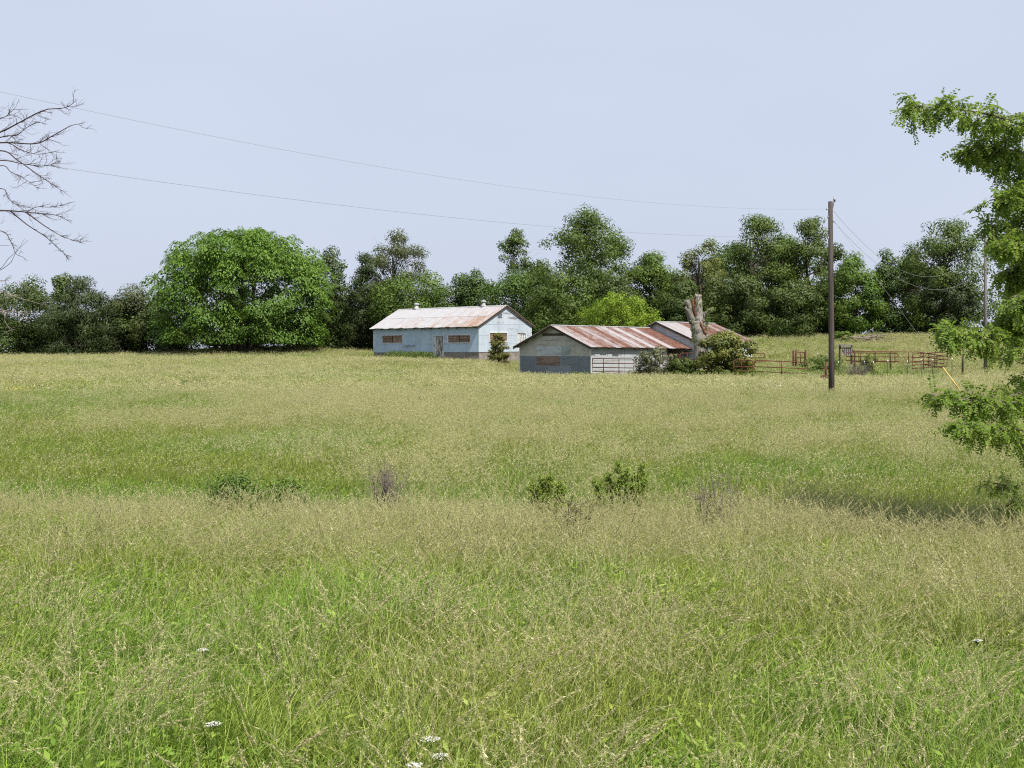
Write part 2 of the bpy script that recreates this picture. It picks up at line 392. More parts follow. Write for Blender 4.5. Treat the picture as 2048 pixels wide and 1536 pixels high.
def roof_sheet_mesh(fr, u0, u1, w0, z0, w1, z1, lift, vb=2, sag=0.0):
    """ribbed metal sheet from (w0,z0) at the top to (w1,z1) at the bottom"""
    prof = []; nr = 4; wd = u1 - u0
    for k in range(nr):
        x = k / (nr - 1)
        for dx, h in ((-.045, 0), (-.018, .022), (.018, .022), (.045, 0)): prof.append((x * .95 + .025 + dx * .55, h))
    prof = [(min(max(a, 0), 1), h) for a, h in prof]
    n = len(prof); V, UV = [], []
    Lr = math.hypot(w1 - w0, z1 - z0); nv = vb + 1
    nrm = fr.p(0, -(z1 - z0), (w1 - w0)) if w1 > w0 else fr.p(0, (z1 - z0), -(w1 - w0))
    nrm = nrm / np.linalg.norm(nrm)
    if nrm[2] < 0: nrm = -nrm
    for i in range(nv):
        t = i / vb
        for (x, h) in prof:
            V.append(fr.p(u0 + x * wd, w0 + (w1 - w0) * t, z0 + (z1 - z0) * t) + nrm * (h + lift - sag * math.sin(PI * t)))
            UV.append((u0 + x * wd, t * Lr, 0))
    q = [[i * n + j, i * n + j + 1, (i + 1) * n + j + 1, (i + 1) * n + j] for i in range(nv - 1) for j in range(n - 1)]
    me = mesh_np('roof_sheet', V, [np.array(q)], np.full(len(q), .5))
    A = me.attributes.new('sheet', 'FLOAT_VECTOR', 'POINT'); A.data.foreach_set('vector', np.array(UV, np.float32).ravel())
    return me
def gabled_roof(root, fr, L, W_, H, R, ov, rk, mat, rustf, cols, rows=1, u_start=0.0, name='roof', fascia='dark_wood', sides=(0, 1)):
    """roof part: deck of purlins and rafters with every metal sheet as a sub-part"""
    s = R / (W_ / 2); base = MB()
    for side in sides:
        wr, we = W_ / 2, (-ov if side == 0 else W_ + ov); ze = H - s * ov
        for t in np.linspace(.03, .985, 5):                        # purlins
            w = wr + (we - wr) * t; z = H + R + (ze - H - R) * t - .055
            base.beam(fr.p(u_start - rk + .02, w, z), fr.p(u_start + L + rk - .02, w, z), .09, .05)
        for u in (u_start - rk + .03, u_start + L + rk - .03):       # rake boards
            base.beam(fr.p(u, wr, H + R - .13), fr.p(u, we, ze - .13), .035, .12)
        for u in np.linspace(u_start + .3, u_start + L - .3, max(3, int(L / 1.2))):   # rafter tails
            base.beam(fr.p(u, wr, H + R - .15), fr.p(u, we + (.02 if side == 0 else -.02), ze - .15), .05, .10)
    roof = base.build(name, M[fascia], root)
    for side in sides:
        wr, we = W_ / 2, (-ov if side == 0 else W_ + ov); ze = H - s * ov
        ue = np.linspace(u_start - rk, u_start + L + rk, cols + 1)
        for i in range(cols):
            for r in range(rows):
                t0, t1 = r / rows - (.03 if r else 0), (r + 1) / rows
                jit = random.uniform(-.01, .02) if r == rows - 1 else 0
                a = (wr + (we - wr) * t0, H + R + (ze - H - R) * t0); b = (wr + (we - wr) * (t1 + jit), H + R + (ze - H - R) * (t1 + jit))
                me = roof_sheet_mesh(fr, ue[i] - .02, ue[i + 1] + .02, *a, *b, .006 + .007 * (i % 2) + (.016 if r < rows - 1 else 0) + random.uniform(0, .006), 3, random.uniform(-.006, .012))
                o = link('roof_sheet', me, M[mat], roof)
                o.color = (rustf(side, i / cols, r), 0, 0, 1)
    cap = MB()
    for sd_ in (1, -1):
        e = np.cross(fr.a, fr.z); 
        cap.box(fr.p(u_start - rk - .01, W_ / 2, H + R + .052), fr.p(L + 2 * rk + .02, 0, 0), fr.p(0, sd_ * .17, -s * .17), fr.p(0, 0, .006))
    link('ridge_cap', cap.mesh('ridge_cap'), M['galv'], roof)
    return roof
def louvre_window(root, fr, axis, r, d, boards=5, mat='window_board', bar=True):
    """r = (x0,x1,z0,z1) in a wall plane; axis 'u' for the long wall (w = 0), 'w' for the gable (u = 0); d = outward offset"""
    P = (lambda x, dep, z: fr.p(x, -dep, z)) if axis == 'u' else (lambda x, dep, z: fr.p(-dep, x, z))
    x0, x1, z0, z1 = r; f = MB(); fw = .07
    for (a, b, c, e) in ((x0 - fw, x0, z0 - fw, z1 + fw), (x1, x1 + fw, z0 - fw, z1 + fw), (x0, x1, z1, z1 + fw), (x0, x1, z0 - fw, z0)):
        f.box(P(a, .0, c), P(b - a, 0, 0), P(0, d + .045, 0), P(0, 0, e - c))
    win = f.build('window', M['trim_white'], root)
    b = MB(); b.box(P(x0 - .01, -.11, z0 - .01), P(x1 - x0 + .02, 0, 0), P(0, .02, 0), P(0, 0, z1 - z0 + .02)); b.build('dark_backing', M['interior_dark'], win)  # dark sheet in place of the unlit room behind the louvres
    segs = [(x0, (x0 + x1) / 2 - .06), ((x0 + x1) / 2 + .06, x1)] if bar else [(x0, x1)]
    hh = (z1 - z0) / boards
    for (a, e) in segs:
        for k in range(boards):
            bd = MB(); zc = z0 + hh * k
            bd.box(P(a + .004, -.03 + random.uniform(-.01, .01), zc + .012), P(e - a - .008, 0, random.uniform(-.008, .008)), P(0, .02, 0), P(0, .02, hh - .022))
            bd.build('board', M[mat], win)
    if bar:
        c = MB(); c.box(P((x0 + x1) / 2 - .055, -.02, z0), P(.11, 0, 0), P(0, .05, 0), P(0, 0, z1 - z0)); c.build('mullion', M['dark_wood'], win)
    return win
def plank_door(root, fr, axis, r, d, n=5):
    P = (lambda x, dep, z: fr.p(x, -dep, z)) if axis == 'u' else (lambda x, dep, z: fr.p(-dep, x, z))
    x0, x1, z0, z1 = r; f = MB(); fw = .06
    for (a, b, c, e) in ((x0 - fw, x0, z0, z1 + fw), (x1, x1 + fw, z0, z1 + fw), (x0, x1, z1, z1 + fw)):
        f.box(P(a, .0, c), P(b - a, 0, 0), P(0, d + .04, 0), P(0, 0, e - c))
    door = f.build('door', M['trim_white'], root)
    b = MB(); b.box(P(x0, -.10, z0), P(x1 - x0, 0, 0), P(0, .03, 0), P(0, 0, z1 - z0)); b.build('dark_backing', M['interior_dark'], door)  # dark sheet in place of the unlit inside behind the planks
    wv = (x1 - x0) / n
    for k in range(n):
        m = MB(); m.box(P(x0 + wv * k + .006, -.05 + random.uniform(-.006, .006), z0 + random.uniform(0, .04)), P(wv - .012, 0, 0), P(0, .03, 0), P(0, 0, z1 - z0 - .05))
        m.build('plank', M['paint_door'], door)
    h = MB(); h.box(P(x1 - .16, -.018, (z0 + z1) / 2), P(.04, 0, 0), P(0, .05, 0), P(0, 0, .12)); h.build('handle', M['dark_wood'], door)
    return door
def sheets(root, P, rects, holes, mat, d0=.0, th=.012, name='siding_sheet', gap=.008):
    for rc in rects:
        m_ = mat; 
        if len(rc) == 5: m_ = rc[4]
        rs = cut((rc[0] + gap, rc[1] - gap, rc[2] + gap, rc[3] - gap), holes)
        if not rs: continue
        off = d0 + random.uniform(0, .006)
        for (x0, x1, z0, z1) in rs:
            b = MB(); b.box(P(x0, off, z0), P(x1 - x0, 0, 0), P(0, th, 0), P(0, 0, z1 - z0)); b.build(name, M[m_], root)
def gable_sheet_mesh(P, w0, w1, zb, topf, off, th=.012):
    n = 5; ws = np.linspace(w0, w1, n); mb = MB(); V = []
    for w in ws: V += [P(w, off, zb), P(w, off, topf(w)), P(w, off + th, zb), P(w, off + th, topf(w))]
    q = []
    for i in range(n - 1):
        a = 4 * i; b = a + 4; q += [[a + 2, b + 2, b + 3, a + 3], [b, a, a + 1, b + 1], [a + 1, a + 3, b + 3, b + 1], [a, b, b + 2, a + 2]]
    q += [[0, 2, 3, 1], [4 * n - 2, 4 * n - 4, 4 * n - 3, 4 * n - 1]]
    mb.add(V, q); return mb
def wall_core(fr, root, L, W_, H, R, holes_u, holes_w, zb, mat, name='wall', T=.09, u0=0.0):
    """four walls with openings left open, gables up to the roof"""
    b = MB()
    for (x0, x1, z0, z1) in cut((u0, u0 + L, zb, H), holes_u): b.box(fr.p(x0, .0, z0), fr.p(x1 - x0, 0, 0), fr.p(0, T, 0), fr.p(0, 0, z1 - z0))
    b.box(fr.p(u0, W_ - T, zb), fr.p(L, 0, 0), fr.p(0, T, 0), fr.p(0, 0, H - zb))
    for (x0, x1, z0, z1) in cut((T, W_ - T, zb, H), holes_w): b.box(fr.p(u0, x0, z0), fr.p(T, 0, 0), fr.p(0, x1 - x0, 0), fr.p(0, 0, z1 - z0))
    b.box(fr.p(u0 + L - T, T, zb), fr.p(T, 0, 0), fr.p(0, W_ - 2 * T, 0), fr.p(0, 0, H - zb))
    for u in (u0, u0 + L - T):
        V = [fr.p(u, 0, H), fr.p(u, W_, H), fr.p(u, W_ / 2, H + R - .01), fr.p(u + T, 0, H), fr.p(u + T, W_, H), fr.p(u + T, W_ / 2, H + R - .01)]
        b.add(V, [[0, 1, 4, 3], [1, 2, 5, 4], [2, 0, 3, 5]], [[0, 2, 1], [3, 4, 5]])
    return b.build(name, M[mat], root)

# ---- long pale building with the whitish roof
def pale_building():
    yaw = .803; k_ = 1.10; fr = Frame((-2.787 * k_, 118.78 * k_, 2.699 * k_), (-math.cos(yaw), math.sin(yaw), .014), (math.sin(yaw), math.cos(yaw), .025))
    L, W_, H, R, ov = 14.38 * k_, 6.26 * k_, 2.353 * k_, 1.645 * k_, .325 * k_
    root = thing('farm_building', 'long pale blue building with whitish metal roof, two roof vents and boarded windows', 'building', fr.c)
    def ru(x0, x1, y0, y1):
        a, b = sorted((fr.u_of(x0), fr.u_of(x1))); m = (a + b) / 2; return (a, b, fr.z_of(y1, m, 0), fr.z_of(y0, m, 0))
    def rw(x0, x1, y0, y1):
        a, b = fr.w_of(x0), fr.w_of(x1); m = (a + b) / 2; return (a, b, fr.z_of(y1, 0, m), fr.z_of(y0, 0, m))
    w1, w2, dr = ru(765.5, 805, 671, 685.5), ru(897, 941, 670.5, 685), ru(867.5, 887.5, 671.5, 712)
    gw, gd = rw(979, 1014, 665.5, 683), rw(1035, 1051, 666.5, 705)
    dr = (dr[0], dr[1], -.42, dr[3]); gd = (gd[0], gd[1], 0.02, gd[3])
    wall = wall_core(fr, root, L, W_, H, R, [w1, w2, dr], [gw, gd], 0, 'paint_blue_shade')
    PU = lambda x, d, z: fr.p(x, -d, z); PW = lambda x, d, z: fr.p(-d, x, z)
    fz = 2 ** .5
    zs = fr.z_of(688.4, 3, 0); f_ = .13
    grow = lambda r: (r[0] - .0, r[1] + .0, r[2], r[3])
    xs = [0.01] + [1.9 + 2.44 * k for k in range(7)]; xs = [x for x in xs if x < L - .5] + [L - .01]
    rects = []
    for i in range(len(xs) - 1):
        rects += [(xs[i], xs[i + 1], 0, zs), (xs[i], xs[i + 1], zs, H - .02)]
    hu = [(a - .07, b + .07, c - .07, d + .07) for (a, b, c, d) in (w1, w2, dr)]
    sheets(wall, PU, rects, hu, 'paint_blue_shade')
    hw = [(a - .07, b + .07, c - .07, d + .07) for (a, b, c, d) in (gw, gd)]
    z1, z2 = fr.z_of(688, 0, 2), fr.z_of(671, 0, 2)
    ws = [.01, 1.25, 2.5, 3.75, 5.2, W_ - .01]; rects = []
    for i in range(5):
        for (a, b) in ((0, z1), (z1, z2), (z2, H - .01)): rects.append((ws[i], ws[i + 1], a, b))
    sheets(wall, PW, rects, hw, 'paint_blue_sun')
    sl_ = R / (W_ / 2)
    top = lambda w: H + sl_ * min(w, W_ - w) - .10
    for (a, b) in ((.25, 2.25), (2.26, 4.6), (4.61, W_ - .25)):
        gable_sheet_mesh(PW, a, b, H + .006, lambda w: max(top(w), H + .02), .003).build('siding_sheet', M['paint_blue_sun'], wall)
    v = MB()                                                         # louvred gable vent left of the peak
    for k in range(4): v.box(PW(2.35, .016, H + .62 + k * .12), PW(.55, 0, 0), PW(0, .02, 0), PW(0, .02, .10))
    v.build('gable_vent', M['sheet_slate'], root)
    for u in (0.0, L - .07):
        t = MB(); t.box(PU(u, 0, 0), PU(.07, 0, 0), PU(0, .035, 0), PU(0, 0, H - .03)); t.build('corner_board', M['trim_white'], root)
    t = MB(); t.box(PW(W_ - .08, 0, 0), PW(.08, 0, 0), PW(0, .03, 0), PW(0, 0, H - .03)); t.build('corner_board', M['trim_white'], root)
    fd = MB()
    fd.box(fr.p(.03, .03, -1.0), fr.p(L - .06, 0, 0), fr.p(0, W_ - .06, 0), fr.p(0, 0, .996)); fnd = fd.build('foundation', M['foundation'], root)
    for r in (w1, w2): louvre_window(root, fr, 'u', r, .018, 5)
    louvre_window(root, fr, 'w', gw, .018, 6)
    plank_door(root, fr, 'u', dr, .018); plank_door(root, fr, 'w', gd, .018, 4)
    def rf(side, x, r):
        if side: return random.uniform(.3, .6)
        k = 1 - x                                                     # x = 0 is the near (right) end
        return .35 + (.17 * k if r else .05 * k) + random.uniform(-.04, .05) + (.05 if k > .86 else 0)
    gabled_roof(root, fr, L, W_, H, R, ov, .17, 'roof_pale', rf, 21, 2)
    for px in (833, 967):
        w = W_ / 2; uu = fr.u_of(px, w); zt = H + R
        vt = MB(); c = fr.p(uu, w, zt - .12)
        vt.tube([c, c + [0, 0, .22], c + [0, 0, .30], c + [0, 0, .46]], [.30, .28, .20, .19], 10)
        vo = vt.build('roof_ventilator', M['galv'], root)
        h = MB(); c2 = c + np.array([0, 0, .50]); h.tube([c2 - [0, 0, .01], c2 + [0, 0, .03], c2 + [0, 0, .16], c2 + [0, 0, .20]], [.17, .27, .27, .12], 10); h.build('vent_hood', M['galv'], vo)
    return fr, root
FA, ROOT_A = pale_building()

# ---- low patchwork shed with the rust-red roof and the taller shed behind it
yawB = .634
FB = Frame((6.26, 110.376, .86), (math.cos(yawB), math.sin(yawB), .004), (-math.sin(yawB), math.cos(yawB), .021))
def red_shed():
    fr = FB; L, W_, H, R, ov = 10.0, 9.464, 2.2, 1.624, .422
    root = thing('livestock_shed', 'low shed with rust red metal roof and patchwork grey gable wall', 'shed', fr.c)
    bay = (fr.u_of(1334), fr.u_of(1371), -.8, H - .12)
    wall = wall_core(fr, root, L, W_, H, R, [bay], [], -.8, 'sheet_tan')
    PU = lambda x, d, z: fr.p(x, -d, z); PW = lambda x, d, z: fr.p(-d, x, z)
    zx = lambda z_: 1000 + z_ / 3.657; zy = lambda z_: 560 + z_ / 3.657
    def g(x0, x1, y0, y1, m):
        a, b = sorted((fr.w_of(zx(x0)), fr.w_of(zx(x1)))); a, b = max(a, 0.01), min(b, W_ - .01); mm = (a + b) / 2
        return (a, b, fr.z_of(zy(y1), 0, mm), fr.z_of(zy(y0), 0, mm), m)
    za, zb, zc = 483, 557, 629
    rects = [g(150, 268, za, zb, 'sheet_tan'), g(268, 450, za, zb, 'sheet_pale'), g(450, 515, za, zb, 'sheet_green'), g(515, 673, za, zb, 'sheet_tan'),
             g(150, 268, zb, zc, 'sheet_slate'), g(268, 440, zb, zc, 'sheet_rust'), g(440, 673, zb, zc, 'sheet_slate'),
             g(150, 350, zc, 720, 'sheet_slate'), g(350, 520, zc, 720, 'sheet_blue'), g(520, 673, zc, 720, 'sheet_slate')]
    sheets(wall, PW, rects, [], 'sheet_tan')
    s = R / (W_ / 2); zg = max(r[3] for r in rects[:4]) + .012
    top = lambda w: H + s * min(w, W_ - w) - .07
    za2 = fr.z_of(zy(408), 0, W_ / 2); zb2 = fr.z_of(zy(390), 0, W_ / 2)
    w_at = lambda z: max((z - H + .07) / s, .02)
    rows_ = [(zg, (zg + za2) / 2, 3), ((zg + za2) / 2 + .012, za2 - .01, 2), (zb2 + .01, H + R - .25, 1)]
    for (a, b, n) in rows_:
        lo = max(w_at(a) , .02); ws = np.linspace(lo + .02, W_ - lo - .02, n + 1)
        for i in range(n):
            gable_sheet_mesh(PW, ws[i] + .004, ws[i + 1] - .004, a, lambda w: max(min(b, top(w)), a + .015), random.uniform(0, .006)).build('siding_sheet', M['sheet_tan'], wall)
    b = MB(); lo = w_at(zb2); b.box(PW(lo + .15, .0, za2), PW(W_ - 2 * lo - .3, 0, 0), PW(0, .03, 0), PW(0, 0, zb2 - za2)); b.build('dark_gap_strip', M['dark_wood'], root)  # dark strip stands in for the shade of a horizontal gap
    for w in (W_ - .09, 0.0):
        t = MB(); t.box(PW(w, .0, -.7), PW(.09, 0, 0), PW(0, .034, 0), PW(0, 0, H + .66)); t.build('corner_board', M['trim_white'], root)
    hb = .26                                                          # white horizontal boards on the long side
    for k in range(10):
        z0 = -.55 + k * hb
        if z0 + hb > H: break
        for (x0, x1) in ((.02, 3.4), (3.42, bay[0])) + (((bay[1], L - .02),) if L - bay[1] > .2 else ()):
            b = MB(); b.box(PU(x0 + .004, random.uniform(0, .008), z0 + .008), PU(x1 - x0 - .008, 0, random.uniform(-.012, .012)), PU(0, .022, 0), PU(0, 0, hb - .016)); b.build('wall_board', M['paint_shed'], wall)
    pm = (bay[0] + bay[1]) / 2
    for u in (bay[0] + .08, pm, bay[1] - .08):
        p = MB(); p.box(PU(u - .07, -.08, -.8), PU(.14, 0, 0), PU(0, .12, 0), PU(0, 0, H + .68)); p.build('bay_post', M['dark_wood'], root)
    pat = [.46, .56, .66, .60, .50, .58, .66, .56, .44, .60, .40, .55, .64, .34, .62, .68, .70]
    gabled_roof(root, fr, L, W_, H, R, ov, .42, 'roof_red', lambda sd_, x, r: pat[min(int(x * 17), 16)] + random.uniform(-.04, .04), 17, 1)
    # taller shed joined to its far end
    u0 = 10.6; rk = .22
    wc = fr.w_of(1311.7, u0 - rk); zt = fr.z_of(643.4, u0 - rk, wc)
    we = fr.w_of(1395, u0 - rk); ze = fr.z_of(683, u0 - rk, we)
    ov2 = .35; sC = (zt - ze) / (wc - we); half = (wc - we) - ov2; HC = ze + sC * ov2; RC = sC * half
    uend = fr.u_of(1425, wc); LC = uend - u0
    o = fr.c + fr.b * (wc - half) + fr.a * u0
    f2 = Frame(o, fr.a, fr.b); r2 = thing('tall_shed', 'taller grey shed with striped rusty roof joined behind the low red-roofed shed', 'shed', o)
    w2 = wall_core(f2, r2, LC, 2 * half, HC, RC, [], [], -1.4, 'sheet_pale')
    P2 = lambda x, d, z: f2.p(-d, x, z)
    for k in range(12):
        z0 = .9 + k * .24; lo = max(0.02, (z0 + .24 - HC) / sC + .1)
        if lo > half - .3: break
        b = MB(); b.box(P2(lo, random.uniform(0, .006), z0 + .006), P2(2 * half - 2 * lo, 0, 0), P2(0, .02, 0), P2(0, 0, .228)); b.build('wall_board', M['sheet_pale'], w2)
    pat2 = [.26, .24, .30, .28, .62, .66, .64, .68, .6, .55, .62, .56]
    gabled_roof(r2, f2, LC, 2 * half, HC, RC, ov2, rk, 'roof_red', lambda sd_, x, r: pat2[min(int(x * 12), 11)] + random.uniform(-.03, .03), 12, 1)
    return LC
LC_ = red_shed()

# ------------------------------------------------------------------ utility poles and wires
def sagged(p, q, mid_row_at=None, n=40, sag=1.0):
    p, q = np.array(p), np.array(q); t = np.linspace(0, 1, n)[:, None]
    P = p + (q - p) * t; P[:, 2] -= (4 * sag * t * (1 - t))[:, 0]; return P
YP = 66.5
def pole_top(px, row, Y): return at(px, row, Y)
def utility_poles():
    b = on_ground(1663, YP); X0 = b[0]; top = at(1661, 403, YP)
    r = thing('utility_pole', 'tall weathered brown utility pole standing in front of the corral', 'utility pole', b)
    m = MB(); m.tube([[0, 0, -.4], [0, 0, 2.5], (top - b) * .6, top - b], [.150, .14, .128, .112], 12); m.build('shaft', M['pole_wood'], r)
    t = top - b
    k = MB(); k.tube([t + [.10, 0, -.35], t + [.14, 0, -.12], t + [.19, 0, .02]], [.02, .02, .02], 6); k.build('bracket', M['dark_wood'], r)
    k = MB(); k.tube([t + [.19, 0, -.01], t + [.19, 0, .05], t + [.19, 0, .06], t + [.19, 0, .12], t + [.19, 0, .13], t + [.19, 0, .20], t + [.19, 0, .22]], [.05, .05, .07, .07, .05, .05, .02], 8); k.build('insulator', M['ceramic'], r)
    for (dz, dx) in ((-.36, -.2), (-.75, -.14), (-.95, .13), (-1.75, -.12)):
        k = MB(); k.tube([t + [dx * .5, -.03, dz], t + [dx, -.06, dz]], [.02, .02], 6); k.tube([t + [dx, -.06, dz - .05], t + [dx, -.06, dz + .06]], [.035, .03], 7); k.build('wire_clamp', M['ceramic'], r)
    # far pole
    Y2 = 112.0; b2 = on_ground(1971, Y2); top2 = at(1971, 452, Y2)
    r2 = thing('utility_pole', 'thin grey utility pole farther off, half hidden by the leafy branches at right', 'utility pole', b2)
    m = MB(); m.tube([[0, 0, -.4], (top2 - b2) * .5, top2 - b2], [.15, .13, .11], 10); m.build('shaft', M['pole_grey'], r2)
    k = MB(); k.tube([top2 - b2 + [0, 0, -.02], top2 - b2 + [0, 0, .2]], [.05, .04], 7); k.build('insulator', M['ceramic'], r2)
    def wire(name, label, P, rad, cat='wire', mat='wire'):
        P = np.array(P); o = MB(); o.tube(P - P[0], rad, 5); ob = o.build(name, M[mat], None, P[0]); tag(ob, label, cat); return ob
    # two lines that run up to the left toward the camera, out of the frame
    def fit_wire(pa, ya, pb, Yb, through):
        p, q = at(*pa, ya), at(*pb, Yb)
        best = None
        for s in np.linspace(0, 4, 81):
            P = sagged(p, q, sag=s, n=120); px = CX + F * P[:, 0] / P[:, 1]; rw = H0 - F * P[:, 2] / P[:, 1]
            e = sum((np.interp(-x, -px, rw) - y) ** 2 for x, y in through)
            if best is None or e < best[0]: best = (e, P)
        return best[1]
    P = fit_wire((1656, 418), YP, (-700, 20), 26, [(1000, 367), (600, 300), (150, 220), (0, 191)])
    wire('power_line', 'upper power line running left from the pole top across the sky', P, .0042)
    P = fit_wire((1656, 474), YP, (-700, 205), 26, [(1240, 466), (700, 415), (150, 334)])
    wire('power_line', 'lower power line running left from the pole across the treetops', P, .0042)
    wire('span_wire', 'upper slack wire sagging from the near pole to the far pole', sagged(at(1665, 420, YP), at(1968, 478, Y2), sag=3.1), .0065)
    wire('span_wire', 'lower slack wire sagging from the near pole to the far pole', sagged(at(1665, 440, YP), at(1969, 530, Y2), sag=2.6), .0065)
    # guy wire with its yellow guard
    a, c = at(1665, 438, YP), on_ground(1938, YP - 1.5) + [0, 0, -.05]
    gy = thing('guy_wire', 'taut guy wire with a yellow plastic guard anchored in the grass right of the pole', 'guy wire', c)
    m = MB(); m.tube([[0, 0, 0], a - c], .0055, 5); m.build('cable', M['wire'], gy)
    m = MB(); d = (a - c); m.tube([d * .015, d * .10, d * .188], .034, 7); m.build('guard', M['guy_yellow'], gy)
utility_poles()

# ------------------------------------------------------------------ foliage
def leaf_quads(P, Nn, D, ln, wd, fold=0.0):
    """diamond leaves at P with normal Nn, pointing along D"""
    D = D - Nn * (D * Nn).sum(1)[:, None]; D /= np.linalg.norm(D, axis=1)[:, None] + 1e-9
    Sd = np.cross(Nn, D); ln = np.asarray(ln)[:, None]; wd = np.asarray(wd)[:, None]
    V = np.stack([P - D * ln * .5, P + Sd * wd * .5 - D * ln * .05, P + D * ln * .5, P - Sd * wd * .5 - D * ln * .05], 1).reshape(-1, 3)
    q = np.arange(len(P) * 4).reshape(-1, 4)[:, ::-1]; return V, q
def soft_normals(me, Nv):
    me.polygons.foreach_set('use_smooth', np.ones(len(me.polygons), bool))
    me.normals_split_custom_set_from_vertices(Nv.astype(np.float32)); return me
def unit(v): return v / (np.linalg.norm(v, axis=-1, keepdims=True) + 1e-9)
PROFILES = {
    'oval': lambda h: np.sin(PI * np.clip(h * .93 + .07, 0, 1) ** .75) ** .55,
    'dome': lambda h: np.sqrt(np.clip(1 - h ** 2.9, 0, 1)) * (.80 + .2 * np.clip(h * 4, 0, 1)),
    'round': lambda h: np.sqrt(np.clip(1 - h ** 4.6, 0, 1)) * (.84 + .16 * np.clip(h * 3, 0, 1)),
    'cone': lambda h: (1 - h) ** .75 * np.clip(.55 + 3 * h, 0, 1) + .03,
    'vase': lambda h: np.clip(.45 + .8 * h, 0, 1) * np.sqrt(np.clip(1 - h ** 5, 0, 1)),
    'column': lambda h: np.clip(1.15 - h ** 3, 0, 1) * np.clip(.6 + 2 * h, 0, 1),
}
def grow(Hh, Wd, prof, cb, n_cl, cl_r, n_leaf, lsize, style='broad', rg=rng, gap=0.0, lean=(0, 0), lump=1.0):
    """returns leaf verts, quads, rnd, clump centres, shading normals"""
    C = []
    f = PROFILES[prof]; tries = 0
    lumps = rg.random((9, 2))
    while len(C) < n_cl and tries < n_cl * 60:
        tries += 1
        h = rg.random(); th = rg.random() * 2 * PI
        edge = .88 + lump * .11 * math.sin(3 * th + 7 * h + lumps[0, 0] * 6) + lump * .09 * math.sin(5 * th - 11 * h + lumps[1, 0] * 6)
        rr = f(np.array(h)) * Wd / 2 * edge
        u = rg.random() ** (.5 if style != 'layer' else (.22 if rg.random() < .68 else .8))
        if rg.random() > .25 + .75 * float(f(np.array(h))): continue
        x, y = math.cos(th) * u * rr, math.sin(th) * u * rr
        C.append((x + lean[0] * h, y + lean[1] * h, (cb + (1 - cb) * h) * Hh - cl_r * (.8 if h > .75 else .3), u))
    C = np.array(C); 
    rad = cl_r * rg.uniform(.65, 1.3, len(C)); wgt = rad ** 2 ; wgt = wgt * (rg.random(len(C)) > gap); wgt /= wgt.sum()
    idx = rg.choice(len(C), n_leaf, p=wgt); c = C[idx, :3]; r = rad[idx][:, None]
    d = unit(rg.normal(size=(n_leaf, 3)))
    if style == 'layer':
        rho = np.sqrt(rg.random(n_leaf))[:, None]; a = rg.random(n_leaf) * 2 * PI
        dxy = np.stack([np.cos(a), np.sin(a), 0 * a], 1)
        tl = rg.normal(size=(len(C), 3))[idx] * .35
        P = c + dxy * rho * r * 1.12; P[:, 2] += ((.34 - 1.0 * rho ** 2) * r)[:, 0] + (dxy * tl).sum(1) * rho[:, 0] * r[:, 0] + rg.normal(size=n_leaf) * .10 * r[:, 0]
        out = unit(P - np.array([0, 0, Hh * .3])); out[:, 2] = 0
        D = unit(dxy * .7 + out * .6 + np.array([0, 0, -1.]) * (.25 + 1.1 * rho) + rg.normal(size=(n_leaf, 3)) * .35)
        Nn = unit(np.array([0, 0, 1.]) * 1.0 + dxy * .9 * rho + rg.normal(size=(n_leaf, 3)) * .45)
        ln = lsize * rg.uniform(.7, 1.5, n_leaf); wd = ln * .42
    elif style == 'cedar':
        rho = rg.random(n_leaf)[:, None] ** .6
        P = c + d * rho * r * np.array([1, 1, .8])
        D = unit(unit(P * np.array([1, 1, 0])) * .7 + np.array([0, 0, .8]) + d * .3 + rg.normal(size=(n_leaf, 3)) * .4)
        Nn = unit(rg.normal(size=(n_leaf, 3)) + d * .6)
        ln = lsize * rg.uniform(.7, 1.5, n_leaf); wd = ln * .32
    else:
        rho = rg.random(n_leaf)[:, None] ** .36
        P = c + d * rho * r * np.array([1, 1, .72])
        D = unit(rg.normal(size=(n_leaf, 3)) + np.array([0, 0, -.35]) + d * .5)
        Nn = unit(d * 1.0 + np.array([0, 0, .5]) + rg.normal(size=(n_leaf, 3)) * .42)
        ln = lsize * rg.uniform(.6, 1.4, n_leaf); wd = ln * .62
    lo, hi = np.percentile(P[:, 0], [.25, 99.75]); fx = Wd / (hi - lo); cx = (lo + hi) / 2 - lean[0]
    fz = (Hh - .01) / np.percentile(P[:, 2], 99.85)
    C = C.copy(); c = c.copy(); c[:, 0] = (c[:, 0] - cx) * fx; c[:, 1] *= fx; c[:, 2] *= fz
    for A in (P, C): A[:, 0] = (A[:, 0] - cx) * fx; A[:, 1] *= fx; A[:, 2] *= fz
    k = P[:, 2] > (.085 if style == 'layer' else .004) * Hh
    mid_ = np.array([0, 0, Hh * .45]); big = unit((P - mid_) / np.array([Wd, Wd, Hh]))
    sh = unit((P - c * np.array([1, 1, 1])) / r) if style != 'layer' else unit(np.array([0, 0, 1.]) + dxy * rho * 1.2)
    Ns = unit(sh * (.75 if style != 'layer' else .5) + big * .6 + Nn * .45)
    Nn = Nn * np.where((Nn * Ns).sum(1) < 0, -1, 1)[:, None]
    V, q = leaf_quads(P[k], Nn[k], D[k], ln[k], wd[k])
    clr = rg.random(len(C))[idx][k]
    rnd = np.clip(.45 * clr + .55 * rg.random(k.sum()), 0, 1)
    return V, q, rnd, C, np.repeat(Ns[k], 4, 0)
